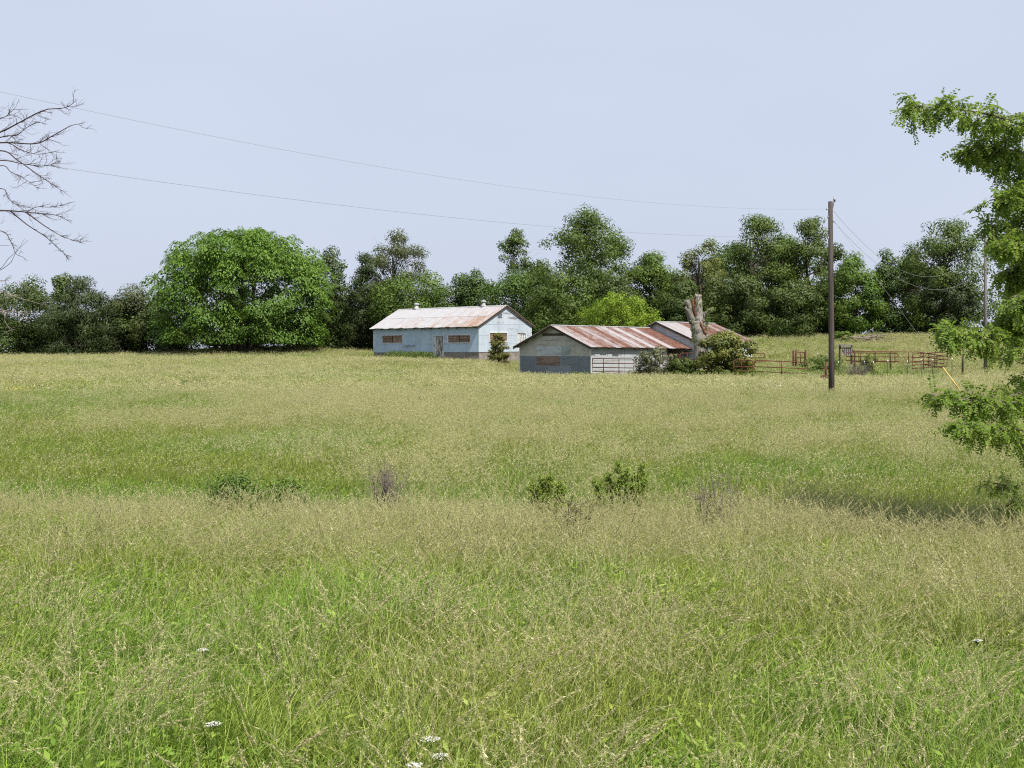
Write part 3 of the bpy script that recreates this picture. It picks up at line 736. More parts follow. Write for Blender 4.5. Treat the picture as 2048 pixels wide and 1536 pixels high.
def woody(Hh, C, tr, n_limb, top=.75, cb=.1, rg=rng, stems=1):
    m = MB()
    for s_ in range(stems):
        ox, oy = (0, 0) if stems == 1 else (math.cos(s_ * 2.4) * tr * 3.2, math.sin(s_ * 2.4) * tr * 2)
        tx, ty = rg.normal(size=2) * Hh * .025 + np.array([ox, oy]) * 2
        n = 7; P = np.array([[ox + (tx - ox) * t + math.sin(t * 5 + s_) * tr * .5, oy + (ty - oy) * t, -.3 + t * (Hh * top + .3)] for t in np.linspace(0, 1, n)])
        m.tube(P, tr * np.linspace(1.15, .25, n), 8)
        sel = rg.permutation(len(C))[:max(1, n_limb // stems)]
        for i in sel:
            c = C[i, :3]; zb = max(.12 * Hh, min(c[2] * .72, Hh * top * .92)); t = (zb + .3) / (Hh * top + .3)
            k = min(int(t * (n - 1)), n - 2); fr_ = t * (n - 1) - k; b = P[k] * (1 - fr_) + P[k + 1] * fr_
            mid = (b + c) / 2 + np.array([0, 0, .06 * Hh]) * rg.uniform(-.3, 1) + rg.normal(size=3) * .03 * Hh
            r0 = tr * (1.15 - .9 * t) * .55
            m.tube(spline([b, mid, c], 4), np.linspace(r0, r0 * .15, 9), 5, cap=False)
            for _ in range(2):
                e = c + rg.normal(size=3) * np.array([1, 1, .7]) * .07 * Hh
                m.tube(spline([mid, (mid + e) / 2 + rg.normal(size=3) * .02 * Hh, e], 3), np.linspace(r0 * .35, r0 * .08, 7), 4, cap=False)
    return m
def tree(name, label, cat, px, Y, top_row, width_px, prof='oval', mat='leaf_mid', cb=.1, n_cl=60, cl=.15, leaves=9000, ls=.22, style='broad',
         limbs=14, bark='bark', trf=.02, stems=1, group=None, gap=0.0, lift=0, seed=None, lump=1.0):
    if group == GR and px < 1120: Y += 8
    rg = np.random.default_rng(seed if seed is not None else int(px * 7 + Y * 13 + top_row * 3) % 99991)
    b = on_ground(px, Y); Hh = (H0 - top_row) / F * Y - b[2]; Wd = width_px / F * Y * (1.22 if group == GR else 1.04)
    if group == GR: leaves = int(leaves * 1.9); ls *= 1.05
    V, q, rnd, C, Ns = grow(Hh, Wd, prof, cb, n_cl, cl * min(Wd, Hh), leaves, ls, style, rg, gap, lump=lump)
    r = thing(name, label, cat, b, group)
    woody(Hh, C, max(.05, trf * Hh), limbs, cb=cb, rg=rg, stems=stems, top=.6 if prof == 'dome' else .82).build('trunk', M[bark], r)
    link('crown', soft_normals(mesh_np('crown', V, [q], rnd), Ns), M[mat], r)
    return r
T = tree
GR = 'trees along the far edge of the field'
# left edge of the treeline
T('tree', 'dark bushy tree at the far left end of the treeline', 'tree', -60, 150, 570, 170, 'dome', 'leaf_dark', .02, 70, .16, 9000, .22, group=GR)
T('tree', 'dark green broad tree left of the pointed cedar by the bare branches', 'tree', 42, 152, 555, 175, 'dome', 'leaf_dark', .02, 80, .15, 10000, .22, group=GR)
T('cedar_tree', 'dark pointed cedar in the treeline left of the big round tree', 'tree', 150, 149, 553, 165, 'cone', 'leaf_cedar', .01, 110, .11, 13000, .24, 'cedar', 10, group=GR, seed=5)
T('young_tree', 'thin light green tree top poking up behind the left cedar', 'tree', 118, 156, 546, 62, 'oval', 'leaf_mid', .02, 40, .2, 3800, .22, group=GR)
T('tree', 'brownish green rounded tree just left of the big round tree', 'tree', 283, 153, 570, 130, 'dome', 'leaf_brown', .03, 60, .16, 9000, .22, group=GR)
T('tree', 'low dark tree between the left cedar and the brownish tree', 'tree', 222, 156, 600, 110, 'dome', 'leaf_dark', .01, 45, .18, 6000, .22, group=GR)
# the big round tree
T('round_tree', 'big bright green round tree with layered drooping foliage in the open field', 'tree', 482, 152, 461, 340, 'round', 'leaf_round', .03, 460, .085, 105000, .30, 'layer', 40, trf=.022, stems=3, seed=21, lump=.22)
# between the round tree and the lollipop tree
T('tree', 'narrow dark tree with thin crown right behind the round tree', 'tree', 662, 152, 494, 92, 'oval', 'leaf_dark', .02, 70, .15, 7500, .22, gap=.05, group=GR)
T('cedar_tree', 'dark narrow cedar left of the airy tree behind the pale building', 'tree', 726, 149, 508, 92, 'cone', 'leaf_cedar', .01, 120, .13, 12000, .24, 'cedar', 8, group=GR, seed=6)
T('tree', 'shadowy tree between the round tree and the pale building', 'tree', 690, 156, 575, 150, 'dome', 'leaf_dark', .01, 60, .16, 8500, .22, group=GR)
T('airy_tree', 'airy grey green tree with open see-through crown behind the pale building', 'tree', 786, 154, 459, 132, 'oval', 'leaf_airy', .30, 90, .11, 7000, .19, limbs=55, trf=.014, gap=.1, group=GR, seed=8)
T('tree', 'light green bushy tree just behind the left roof vent', 'tree', 826, 146, 543, 140, 'dome', 'leaf_fresh', .02, 70, .15, 9500, .22, group=GR, seed=9)
T('tree', 'small dark tree right of the light green tree behind the roof', 'tree', 885, 152, 568, 90, 'dome', 'leaf_dark', .02, 45, .18, 6000, .22, group=GR)
T('tree', 'rounded dull green tree behind the middle of the whitish roof', 'tree', 952, 153, 541, 100, 'dome', 'leaf_dark', .02, 55, .16, 7500, .22, group=GR)
T('slim_tree', 'slim small-crowned tree with a bare thin trunk above the right roof vent', 'tree', 1030, 156, 456, 56, 'oval', 'leaf_mid', .60, 30, .2, 2400, .2, limbs=16, bark='bark', trf=.010, gap=.1, group=GR)
T('tree', 'mid green tree behind the gable peak of the pale building', 'tree', 1042, 149, 538, 130, 'dome', 'leaf_mid', .02, 60, .16, 8500, .22, group=GR)
T('tall_tree', 'tallest dark green tree with a rounded conical crown, left of the centre gap', 'tree', 1180, 155, 416, 190, 'oval', 'leaf_mid', .02, 190, .10, 22000, .22, limbs=26, trf=.018, group=GR, seed=12)
T('tree', 'leafy tree at the foot of the tallest tree above the red-roofed shed', 'tree', 1125, 146, 545, 140, 'dome', 'leaf_mid', .02, 60, .16, 9000, .22, group=GR)
T('tree', 'dark tree between the tallest tree and the bright round bush', 'tree', 1225, 148, 550, 120, 'dome', 'leaf_dark', .02, 55, .16, 8000, .22, group=GR)
T('tree', 'fresh green flat-topped tree right of the tallest tree', 'tree', 1304, 152, 503, 92, 'vase', 'leaf_fresh', .06, 60, .16, 8000, .22, group=GR, seed=14)
T('tree', 'dark low tree behind the dead tree stump', 'tree', 1368, 147, 560, 110, 'dome', 'leaf_dark', .02, 50, .17, 7500, .22, group=GR)
T('airy_tree', 'yellowish loose-crowned tree left of the tall open trees', 'tree', 1402, 153, 480, 118, 'oval', 'leaf_yellow', .05, 90, .12, 8500, .2, limbs=36, gap=.05, group=GR, seed=15)
T('open_tree', 'tall open-crowned tree left of the utility pole with sky showing through', 'tree', 1508, 155, 430, 155, 'oval', 'leaf_mid', .05, 130, .11, 13000, .21, limbs=50, gap=.08, group=GR, seed=16)
T('open_tree', 'tall ragged tree directly behind the utility pole', 'tree', 1618, 156, 434, 112, 'column', 'leaf_mid', .04, 100, .13, 11000, .21, limbs=40, gap=.08, group=GR, seed=17)
T('tree', 'shaded tree at the foot of the tall open tree left of the pole', 'tree', 1470, 148, 545, 150, 'dome', 'leaf_dark', .02, 70, .15, 9500, .22, group=GR)
T('tree', 'dark tree low behind the corral posts left of the pole', 'tree', 1575, 148, 560, 130, 'dome', 'leaf_dark', .02, 60, .16, 8500, .22, group=GR)
T('tree', 'bright green leafy tree right beside the utility pole', 'tree', 1705, 150, 505, 105, 'dome', 'leaf_fresh', .03, 60, .15, 8500, .22, group=GR, seed=18)
T('tree', 'dark green tree between the bright tree and the wide tree at right', 'tree', 1775, 153, 500, 88, 'column', 'leaf_dark', .03, 60, .16, 8000, .22, group=GR)
T('wide_tree', 'wide ragged tree at the right end of the treeline before the far pole', 'tree', 1880, 152, 440, 170, 'oval', 'leaf_mid', .04, 150, .105, 15000, .21, limbs=40, gap=.1, group=GR, seed=19)
T('tree', 'dark leaning tree low under the wide ragged tree', 'tree', 1905, 149, 545, 100, 'oval', 'leaf_cedar', .05, 50, .16, 7000, .22, group=GR)
T('tree', 'dark tree filling in behind the yellowish tree and the tall open tree', 'tree', 1450, 162, 492, 130, 'dome', 'leaf_mid', .02, 70, .15, 9500, .24, group=GR, seed=61)
T('tree', 'dense tree in the gap between the tall open tree and the ragged tree', 'tree', 1562, 162, 470, 110, 'dome', 'leaf_mid', .02, 70, .15, 9500, .24, group=GR, seed=62)
T('tree', 'dark tree showing just right of the utility pole behind the bright tree', 'tree', 1668, 162, 488, 84, 'dome', 'leaf_dark', .02, 60, .16, 8000, .24, group=GR, seed=63)
T('tree', 'mid green tree behind the dark low tree and the dead stump', 'tree', 1350, 162, 545, 110, 'dome', 'leaf_mid', .02, 60, .16, 8000, .24, group=GR, seed=64)
T('tree', 'mid green tree left of the tallest tree behind the slim small-crowned tree', 'tree', 1085, 160, 520, 110, 'dome', 'leaf_mid', .02, 60, .16, 8500, .24, group=GR, seed=65)
T('tree', 'dark tree between the narrow column tree and the wide ragged tree at right', 'tree', 1828, 162, 505, 90, 'dome', 'leaf_dark', .06, 60, .16, 8000, .24, group=GR, seed=66)
# shrubs in the field
T('round_bush', 'bright yellow green domed bush behind the red-roofed shed', 'bush', 1243, 131, 585, 160, 'round', 'leaf_bright', .01, 220, .085, 26000, .15, limbs=12, trf=.03, seed=31, lump=.25)
T('big_bush', 'dense dark bush with yellowish top hiding the foot of the dead stump', 'bush', 1446, 104, 662, 120, 'dome', 'leaf_olive', .0, 110, .12, 17000, .19, limbs=14, trf=.02, seed=33, lump=.6)
T('small_bush', 'small round bush against the gable of the pale building', 'bush', 997, 127.2, 666, 42, 'dome', 'leaf_olive', .0, 110, .13, 7000, .13, limbs=10, trf=.02, seed=34, lump=.4)
T('grey_bush', 'greyish half bare bush in front of the open shed bay', 'bush', 1308, 104.5, 692, 98, 'dome', 'leaf_grey', .0, 70, .15, 6500, .15, limbs=60, bark='twig_grey', trf=.02, gap=.15, seed=35)
T('low_bush', 'low green bush between the grey bush and the big dark bush', 'bush', 1368, 104, 716, 70, 'dome', 'leaf_mid', .0, 40, .18, 4200, .15, limbs=8, trf=.02)
T('low_bush', 'low green bush growing inside the corral behind the pole', 'bush', 1640, 112, 708, 80, 'dome', 'leaf_mid', .0, 40, .18, 2600, .12, limbs=8, trf=.02)
T('low_bush', 'green bush in the middle of the corral beside the long gate', 'bush', 1740, 108, 708, 36, 'dome', 'leaf_olive', .0, 24, .2, 1800, .12, limbs=8, trf=.02)
T('low_bush', 'leafy bush beside the brush pile at the top of the field', 'bush', 1692, 140, 662, 56, 'dome', 'leaf_weed', .0, 36, .18, 2600, .16, limbs=8, trf=.02)
T('low_bush', 'low bush on the skyline right of the far utility pole', 'bush', 2010, 150, 636, 150, 'dome', 'leaf_weed', .0, 60, .15, 5000, .2, limbs=8, trf=.02)
def cedar_sapling(label, px, Y, leaders, seed):
    rg = np.random.default_rng(seed); b = on_ground(px, Y); r = thing('cedar_sapling', label, 'sapling', b, 'cedar saplings in the meadow'); m = MB(); P, D, Nn, L = [], [], [], []
    for (dx, row, wd) in leaders:
        tip = at(px + dx, row, Y + rg.uniform(-.2, .2)) - b; root_ = np.array([tip[0] * .25, 0, -.05]); H = tip[2]
        S_ = spline([root_, root_ * .4 + tip * .5 + rg.normal(size=3) * .02, tip], 5); m.tube(S_, np.linspace(.014, .003, len(S_)), 5)
        for k in range(95):
            t = rg.random() ** .75; p = S_[0] + (tip - S_[0]) * t; l = (wd / F * Y) * (.14 + .62 * (1 - t)) * rg.uniform(.5, 1.2); a = rg.random() * 2 * PI
            d = unit(np.array([math.cos(a), math.sin(a), rg.uniform(.0, .8)])); e = p + d * l; m.tube([p, e], .002, 3, cap=False)
            n = 26; f = rg.random(n)[:, None]; q = p + (e - p) * f + rg.normal(size=(n, 3)) * .016
            P.append(q); D.append(d + rg.normal(size=(n, 3)) * .5 + [0, 0, .25]); Nn.append(rg.normal(size=(n, 3)) + d * .3 + [0, 0, .4]); L.append(rg.uniform(.025, .05, n))
    m.build('stem', M['bark'], r); P, D, Nn, L = np.vstack(P), np.vstack(D), np.vstack(Nn), np.concatenate(L)
    Nn = unit(Nn); Ns = unit(unit(D) * .5 + Nn * .35 + [0, -.25, .5]); Nn = Nn * np.where((Nn * Ns).sum(1) < 0, -1, 1)[:, None]
    V, q = leaf_quads(P, Nn, unit(D), L, L * .34); link('foliage', soft_normals(mesh_np('foliage', V, [q], rg.random(len(P))), np.repeat(Ns, 4, 0)), M['leaf_sapling'], r)
cedar_sapling('smaller cedar sapling left of the other cedar sapling in the grass', 1090, 23.2, [(-28, 970, 60), (-8, 955, 60), (10, 951, 64), (30, 962, 56), (40, 976, 40)], 41)
cedar_sapling('larger forked cedar sapling right of the other cedar sapling in the grass', 1240, 23.0, [(-48, 962, 60), (-24, 946, 70), (-4, 926, 80), (14, 940, 70), (30, 952, 50), (46, 930, 56), (52, 955, 44)], 42)
T('trailing_shrub', 'low wide leafy shrub in the grass at left', 'shrub', 482, 23.3, 940, 140, 'column', 'leaf_fresh', .0, 130, .28, 15000, .045, limbs=8, trf=.02, seed=43)
T('trailing_shrub', 'low sparse end of leafy cover right of the wide leafy shrub', 'shrub', 585, 23.3, 950, 100, 'column', 'leaf_fresh', .0, 70, .28, 6000, .045, limbs=8, trf=.02, seed=44, gap=.3)

def undergrowth():
    rg = np.random.default_rng(55); nc = 620
    px = np.concatenate([rg.uniform(-330, 760, 300), rg.uniform(700, 1955, nc - 300)]); Y = rg.uniform(149.5, 162, nc) + 8 * (px < 1120); X = (px - CX) / F * Y
    hmax = 4.4 + 2.6 * vnoise(px / 45 + 30, Y * 0 + 3, 5); hmax = np.where(px > 1740, hmax * np.clip((1960 - px) / 260, .16, .8), hmax)
    hmax *= np.where((Y < 152), .8, 1.0)
    cz = ground(X, Y) + hmax * rg.random(nc) ** .7 * .82; r = rg.uniform(.8, 1.7, nc) * np.clip(hmax / 4, .35, 1)
    i = rg.choice(nc, 140000, p=r ** 2 / (r ** 2).sum()); n = len(i); d = unit(rg.normal(size=(n, 3)))
    P = np.stack([X, Y, cz], 1)[i] + d * (r[i] * rg.random(n) ** .4)[:, None] * np.array([1.1, 1, .9]); g = ground(P[:, 0], P[:, 1]); P[:, 2] = np.maximum(P[:, 2], g + .1 * rg.random(n))
    V, q = leaf_quads(P, unit(d * .8 + rg.normal(size=(n, 3)) * .6 + [0, 0, .5]), unit(rg.normal(size=(n, 3))), rg.uniform(.2, .42, n), rg.uniform(.12, .26, n))
    o = link('undergrowth', soft_normals(mesh_np('undergrowth', V, [q], np.clip(.5 * rg.random(nc)[i] + .5 * rg.random(n), 0, 1)), np.repeat(unit(d + rg.normal(size=(n, 3)) * .3), 4, 0)), M['leaf_dark'])
    tag(o, 'dark tangled undergrowth along the foot of the treeline', 'undergrowth', kind='stuff')
undergrowth()

# ------------------------------------------------------------------ dead stump, brush, twig shrubs
def snag():
    Y = 106.0; b = on_ground(1412, Y); z = lambda x, y: at(1350 + x / 6.4, 560 + y / 6.4, Y) - b
    r = thing('dead_tree_stump', 'tall broken grey dead tree trunk with orange rotten core and sawn stubs', 'dead tree', b)
    s = Y / F / 6.4
    def rough(m, P, R, k=10):
        P = spline(P, 4); n = len(P); R = np.interp(np.linspace(0, 1, n), np.linspace(0, 1, len(R)), R)
        k = 16; m.tube(P, R * (1 + rng.normal(size=n) * .05), k); v = m.v[-1]; ph = rng.random() * 6
        ax = np.vstack([np.repeat(P, k, 0), P[:1], P[-1:]]); a = np.tile(np.arange(k), n); rad_ = v[:n * k] - ax[:n * k]
        v[:n * k] = ax[:n * k] + rad_ * (1 + .13 * np.sin(a * 2.7 + ph) + .07 * np.sin(a * 5.1 + 2 * ph) + rng.normal(size=n * k) * .06)[:, None]
        v[-1 - k * 1:-1] = v[-1 - k * 1:-1]; v[(n - 1) * k:n * k, 2] += rng.normal(size=k) * R[-1] * .35
    m = MB(); rough(m, [z(335, 1050), z(325, 850), z(300, 700), z(285, 600), z(275, 520)], [105 * s, 92 * s, 84 * s, 88 * s, 80 * s], 12)
    rough(m, [z(330, 640) + [0, .1, 0], z(385, 700), z(420, 760)], [40 * s, 32 * s, 22 * s])
    m.build('trunk', M['snag'], r)
    for (P, R) in (([z(235, 540), z(190, 440), z(165, 390), z(132, 352)], [55 * s, 40 * s, 34 * s, 24 * s]),
                   ([z(255, 520), z(215, 420), z(175, 320), z(145, 262)], [50 * s, 36 * s, 36 * s, 30 * s]),
                   ([z(310, 530), z(305, 420), z(300, 300), z(295, 188)], [62 * s, 50 * s, 44 * s, 44 * s]),
                   ([z(335, 530), z(385, 455), z(440, 400), z(492, 368)], [46 * s, 32 * s, 27 * s, 20 * s])):
        m = MB(); rough(m, P, R); m.build('limb_stub', M['snag'], r)
    m = MB(); f = np.array([0, -.07, 0])
    rough(m, [z(285, 500) + f * 2.2, z(262, 430) + f * 2, z(240, 340) + f, z(222, 240)], [20 * s, 26 * s, 28 * s, 14 * s]); rough(m, [z(270, 470) + f * 2, z(250, 380) + f * 1.5, z(262, 300) + f, z(255, 225)], [14 * s, 24 * s, 22 * s, 12 * s]); rough(m, [z(315, 520) + f * 4, z(335, 600) + f * 5, z(385, 700) + f * 3], [10 * s, 20 * s, 14 * s])
    m.build('rotten_core', M['rotten'], r)
    vp = []
    for (x, y, sx, sy, n) in ((225, 640, 14, 90, 160), (262, 760, 12, 60, 90), (410, 480, 22, 60, 170), (395, 560, 12, 60, 90), (300, 300, 20, 70, 70), (470, 380, 25, 16, 60)):
        for _ in range(n): vp.append(z(x + random.gauss(0, sx), y + random.gauss(0, sy)) + np.array([0, random.uniform(-.5, .1), 0]))
    P = np.array(vp); n = len(P)
    V, q = leaf_quads(P, unit(rng.normal(size=(n, 3)) + [0, -.8, .4]), unit(rng.normal(size=(n, 3))), rng.uniform(.08, .16, n), rng.uniform(.06, .12, n))
    link('vine', mesh_np('vine', V, [q], rng.random(n)), M['leaf_weed'], r)
snag()
def twig_bush(name, label, cat, px, Y, top_row, width_px, n=40, mat='twig_grey', rad=.008, droop=.2, seed=1, leaves=0):
    rg = np.random.default_rng(seed); b = on_ground(px, Y); Hh = (H0 - top_row) / F * Y - b[2]; Wd = width_px / F * Y
    r = thing(name, label, cat, b); m = MB(); tips = []
    for k in range(n):
        a = rg.random() * 2 * PI; e = np.array([math.cos(a) * Wd / 2 * rg.random(), math.sin(a) * Wd / 2 * rg.random(), Hh * rg.uniform(.45, 1.0)])
        s0 = e * [.15, .15, 0]; mid = (s0 + e) / 2 + rg.normal(size=3) * .06 * Hh
        P = spline([s0, mid, e], 4); m.tube(P, np.linspace(rad, rad * .35, len(P)), 4, cap=False)
        for j in range(5):
            i = rg.integers(3, len(P)); d = rg.normal(size=3) * .16 * Hh; d[2] = abs(d[2]) * .7
            m.tube(spline([P[i], P[i] + d * .5 + rg.normal(size=3) * .02 * Hh, P[i] + d], 2), np.linspace(rad * .5, rad * .25, 5), 3, cap=False); tips.append(P[i] + d * rg.random())
    m.build('twig', M[mat], r)
    if leaves:
        t = np.array(tips)[rg.integers(0, len(tips), leaves)] + rg.normal(size=(leaves, 3)) * .02
        V, q = leaf_quads(t, unit(rg.normal(size=(leaves, 3)) + [0, 0, .5]), unit(rg.normal(size=(leaves, 3))), rg.uniform(.02, .05, leaves), rg.uniform(.012, .03, leaves))
        link('leaf_spray', mesh_np('leaf_spray', V, [q], rg.random(leaves)), M['leaf_olive'], r)
twig_bush('dead_shrub', 'bare grey twiggy shrub in the grass left of centre', 'dead shrub', 776, 23.6, 925, 95, 60, seed=3)
twig_bush('dead_shrub', 'bare leaning twiggy shrub in the grass at right, past the saplings', 'dead shrub', 1437, 20.6, 945, 100, 42, seed=4, leaves=120)
twig_bush('sparse_shrub', 'spindly reddish shrub in the grass in front of the saplings', 'shrub', 1140, 18.6, 1005, 100, 24, seed=5, leaves=500, mat='bark_dead')
twig_bush('dead_shrub', 'brownish bare brush between the pole and the pipe corral', 'dead shrub', 1712, 102, 722, 66, 80, rad=.014, seed=6)
def brush_pile():
    b = on_ground(1742, 138); r = thing('brush_pile', 'pale heap of dead branches at the top of the field', 'brush pile', b)
    for k in range(46):
        a = random.random() * PI; l = random.uniform(.7, 1.9); c = np.array([random.gauss(0, .75), random.gauss(0, .5), random.uniform(.35, 1.0) * (1 - .1)])
        d = np.array([math.cos(a) * l, math.sin(a) * l * .5, random.gauss(0, .22) * l])
        m = MB(); m.tube(spline([c - d * .5, c + np.random.normal(size=3) * .06, c + d * .5], 2), random.uniform(.02, .05), 5); m.build('branch', M['bark_pale'], r)
brush_pile()

# ------------------------------------------------------------------ corral of rusty pipe panels
def pipe_panel(name, label, cat, pxl, pxr, Yl, Yr, rl, rr, rails, ups, round_l=True, round_r=True, rad=.04, hgt=None, group='rusty pipe panels of the corral'):
    """panel between two (px, Y) feet; rl/rr = rows of its top rail at both ends; rails = drops below the top in metres"""
    a, b = at(pxl, rl, Yl), at(pxr, rr, Yr); base = np.array([(a[0] + b[0]) / 2, (Yl + Yr) / 2, 0]); base[2] = g1(base[0], base[1])
    a, b = a - base, b - base; r = thing(name, label, cat, base, group); d = b - a; L = np.linalg.norm(d); d = d / L; z = np.array([0, 0, 1.])
    low = max(rails + [0.2]); c = .16
    tops = []
    def corner(p, dr): return [p + z * -(low + .18), p - z * c, p - z * c * .3 + dr * c * .3, p + dr * c]
    P = (corner(a, d) if round_l else [a - z * (low + .18), a - z * .002, a + d * .01]) + (corner(b, -d)[::-1] if round_r else [b - d * .01, b - z * .002, b - z * (low + .18)])
    m = MB(); m.tube(np.array(P), rad, 6); m.build('frame', M['rust_pipe'], r)
    for k, h in enumerate(rails):
        m = MB(); s = .012 * math.sin(k * 3 + L); m.tube([a - z * h, (a + b) / 2 - z * (h + s), b - z * h], rad * .9, 6); m.build('rail', M['rust_pipe'], r)
    for t in ups:
        m = MB(); m.tube([a + d * L * t - z * .01, a + d * L * t - z * (low + .12)], rad * .85, 6); m.build('upright', M['rust_pipe'], r)
PP = pipe_panel
PP('pipe_gate', 'rusty four-rail gate in front of the white boarded shed wall', 'gate', 1185, 1268, 107.0, 105.6, 717, 718, [.35, .68, .98], [.27, .64], False, True)
PP('pipe_fence', 'rusty panel half hidden by the grey bush at the open shed bay', 'gate', 1325, 1358, 108.5, 109.5, 709, 708.5, [.42, .85], [.6], False, True)
PP('pipe_fence', 'rusty round-cornered panel between the open bay and the big bush', 'gate', 1360, 1400, 109.5, 110.5, 706.5, 706, [.45, .9], [.35], True, True)
PP('pipe_fence', 'short rusty round-cornered panel sticking out right of the big bush', 'gate', 1488, 1530, 113, 113.5, 706.5, 706.5, [.36, .7], [.3], False, True)
PP('pipe_fence', 'rusty panel end emerging from the big bush in front', 'gate', 1468, 1506, 101.2, 101.0, 720, 720.5, [.48, .8], [.4], False, True)
PP('pipe_gate', 'long rusty three-rail gate right of the big bush', 'gate', 1509, 1615, 101.0, 100.4, 720.5, 724.8, [.46, .80], [.51], True, True)
PP('pipe_gate', 'small rusty gate between the paired red posts', 'gate', 1592.5, 1609, 115.5, 115.2, 704, 705, [.45, .8], [.5], False, False)
PP('pipe_gate', 'long rusty gate with rounded end beside the cattle chute', 'gate', 1692, 1796, 110, 109, 705.5, 706.5, [.30, .62], [.28, .55], False, True)
PP('pipe_fence', 'long rusty back panel of the corral behind the rounded gate', 'gate', 1704, 1842, 113.5, 114.5, 702.6, 704.2, [.42, .82], [.1, .34, .62, .82], False, False)
PP('pipe_gate', 'rusty five-rail gate standing angled at the right corner of the corral', 'gate', 1825, 1896, 106.5, 110, 708, 703.8, [.3, .58, .85, 1.1], [.3, .62], True, True)
PP('pipe_fence', 'rusty panel crossing behind the angled gate at the corral corner', 'gate', 1842, 1888, 112, 108.6, 705, 712, [.3, .62, .92], [.35, .7], False, True)
def post(name, label, px, Y, top_row, rad, mat, cat='fence post', group=None, tip=None):
    b = on_ground(px, Y); h = (H0 - top_row) / F * Y - b[2]; r = thing(name, label, cat, b, group); l = random.gauss(0, .02) * h
    m = MB(); m.tube([[0, 0, -.3], [l * .5, 0, h * .5], [l, 0, h]], [rad * 1.05, rad, rad * .95], 8); m.build('shaft', M[mat], r)
    if tip:
        m = MB(); m.tube([[l * .91, 0, h * .91], [l, 0, h + .004]], rad * 1.25, 6); m.build('tip', M[tip], r)
    else:
        m = MB(); m.tube([[l, 0, h], [l, 0, h + .03]], [rad * .9, rad * .5], 8); m.build('weathered_top', M[mat], r)
for px, rw, Y, lb in ((1587, 701.5, 115.6, 'left post of the close pair of reddish wooden posts in the corral'), (1592, 701, 115, 'right post of the close pair of reddish wooden posts in the corral'),
                      (1610.5, 701, 115, 'single reddish wooden post right of the close pair in the corral')):
    post('wooden_post', lb, px, Y, rw, .085, 'post_red', group='wooden corral posts')
post('wooden_post', 'dark wooden post standing alone right of the corral corner', 1925, 106, 709.5, .085, 'dark_wood', group='wooden corral posts')
post('wooden_post', 'reddish wooden post in the grass just left of the utility pole', 1651.5, 96, 724.5, .075, 'post_red', group='wooden corral posts')
post('wooden_post', 'brown post left of the angled gate in the long corral run', 1781, 112, 705, .07, 'dark_wood', group='wooden corral posts')
post('wooden_post', 'brown post beside the right leg of the cattle chute', 1709, 111, 701, .075, 'post_red', group='wooden corral posts')
TP = [(1635.5, 706, 118, 'steel post with white tip in the back row behind the low corral bush'), (1653.5, 707.5, 117, 'steel post with white tip just left of the utility pole, back row'),
      (1677.5, 723, 104, 'short steel post with white tip right of the utility pole'), (1729, 722, 104, 'steel post with white tip by the brown bare brush'),
      (1747, 723, 102, 'steel post with white tip right of the brown bare brush'), (1776, 720, 101, 'steel post before the rounded end of the long gate'),
      (1816, 721.5, 101.5, 'steel post left of the angled corner gate'), (1843, 718, 101, 'steel post in front of the angled corner gate, left one'),
      (1866, 718.5, 101.5, 'steel post in front of the angled corner gate, right one'), (1904, 716, 104, 'steel post between the corner gate and the lone dark post')]
for px, rw, Y, lb in TP: post('steel_post', 'thin green ' + lb, px, Y, rw, .026, 'post_green', group='steel fence posts', tip='post_white')
def chute():
    Y = 112.0; b = on_ground(1694, Y); r = thing('cattle_chute', 'grey wooden cattle chute head with slatted top beside the long corral gate', 'cattle chute', b)
    z = lambda x, y, d=0: at(1450 + x / 3.724, 640 + y / 3.724, Y) - b + np.array([0, d, 0])
    for x, d in ((856, 0), (945, 0), (872, .9), (958, .9)):
        m = MB(); m.beam(z(x, 330, d), z(x, 186, d), .09, .09); m.build('post', M['dark_wood'], r)
    for k in range(5):
        m = MB(); x = 878 + k * 15; m.beam(z(x, 262 + random.uniform(-3, 3), -.08), z(x, 205, -.08), .22, .03, up=(0, 1, 0)); m.build('board', M['old_wood'], r)
    for k in range(6):
        m = MB(); m.beam(z(850 + random.uniform(-4, 4), 184 + (k % 2) * 9, -.2 + k * .24), z(948 + random.uniform(-4, 4), 186 + (k % 2) * 9, -.2 + k * .24), .13, .06); m.build('top_slat', M['old_wood'], r)
    for (p, q) in ((z(852, 190, -.1), z(882, 240, -.1)), (z(945, 225, -.1), z(965, 250, -.1))):
        m = MB(); m.beam(p, q, .06, .05); m.build('brace', M['dark_wood'], r)
chute()
def trough():
    b = on_ground(1652, 95.6); r = thing('feed_trough', 'small dark rusty trough at the foot of the post left of the utility pole', 'trough', b + [0, -.35, 0])
    m = MB(); m.box([-.42, -.15, .35], [.84, 0, 0], [0, .3, 0], [0, 0, .05]); m.box([-.42, -.15, .4], [.03, 0, 0], [0, .3, 0], [0, 0, .2]); m.box([.39, -.15, .4], [.03, 0, 0], [0, .3, 0], [0, 0, .2])
    m.box([-.39, -.15, .4], [.78, 0, 0], [0, .03, 0], [0, 0, .2]); m.box([-.39, .12, .4], [.78, 0, 0], [0, .03, 0], [0, 0, .2]); m.build('basin', M['post_red'], r)
    for sx in (-.36, .36):
        l = MB(); l.beam([sx, 0, -.1], [sx, 0, .35], .05, .05); l.build('leg', M['post_red'], r)
trough()

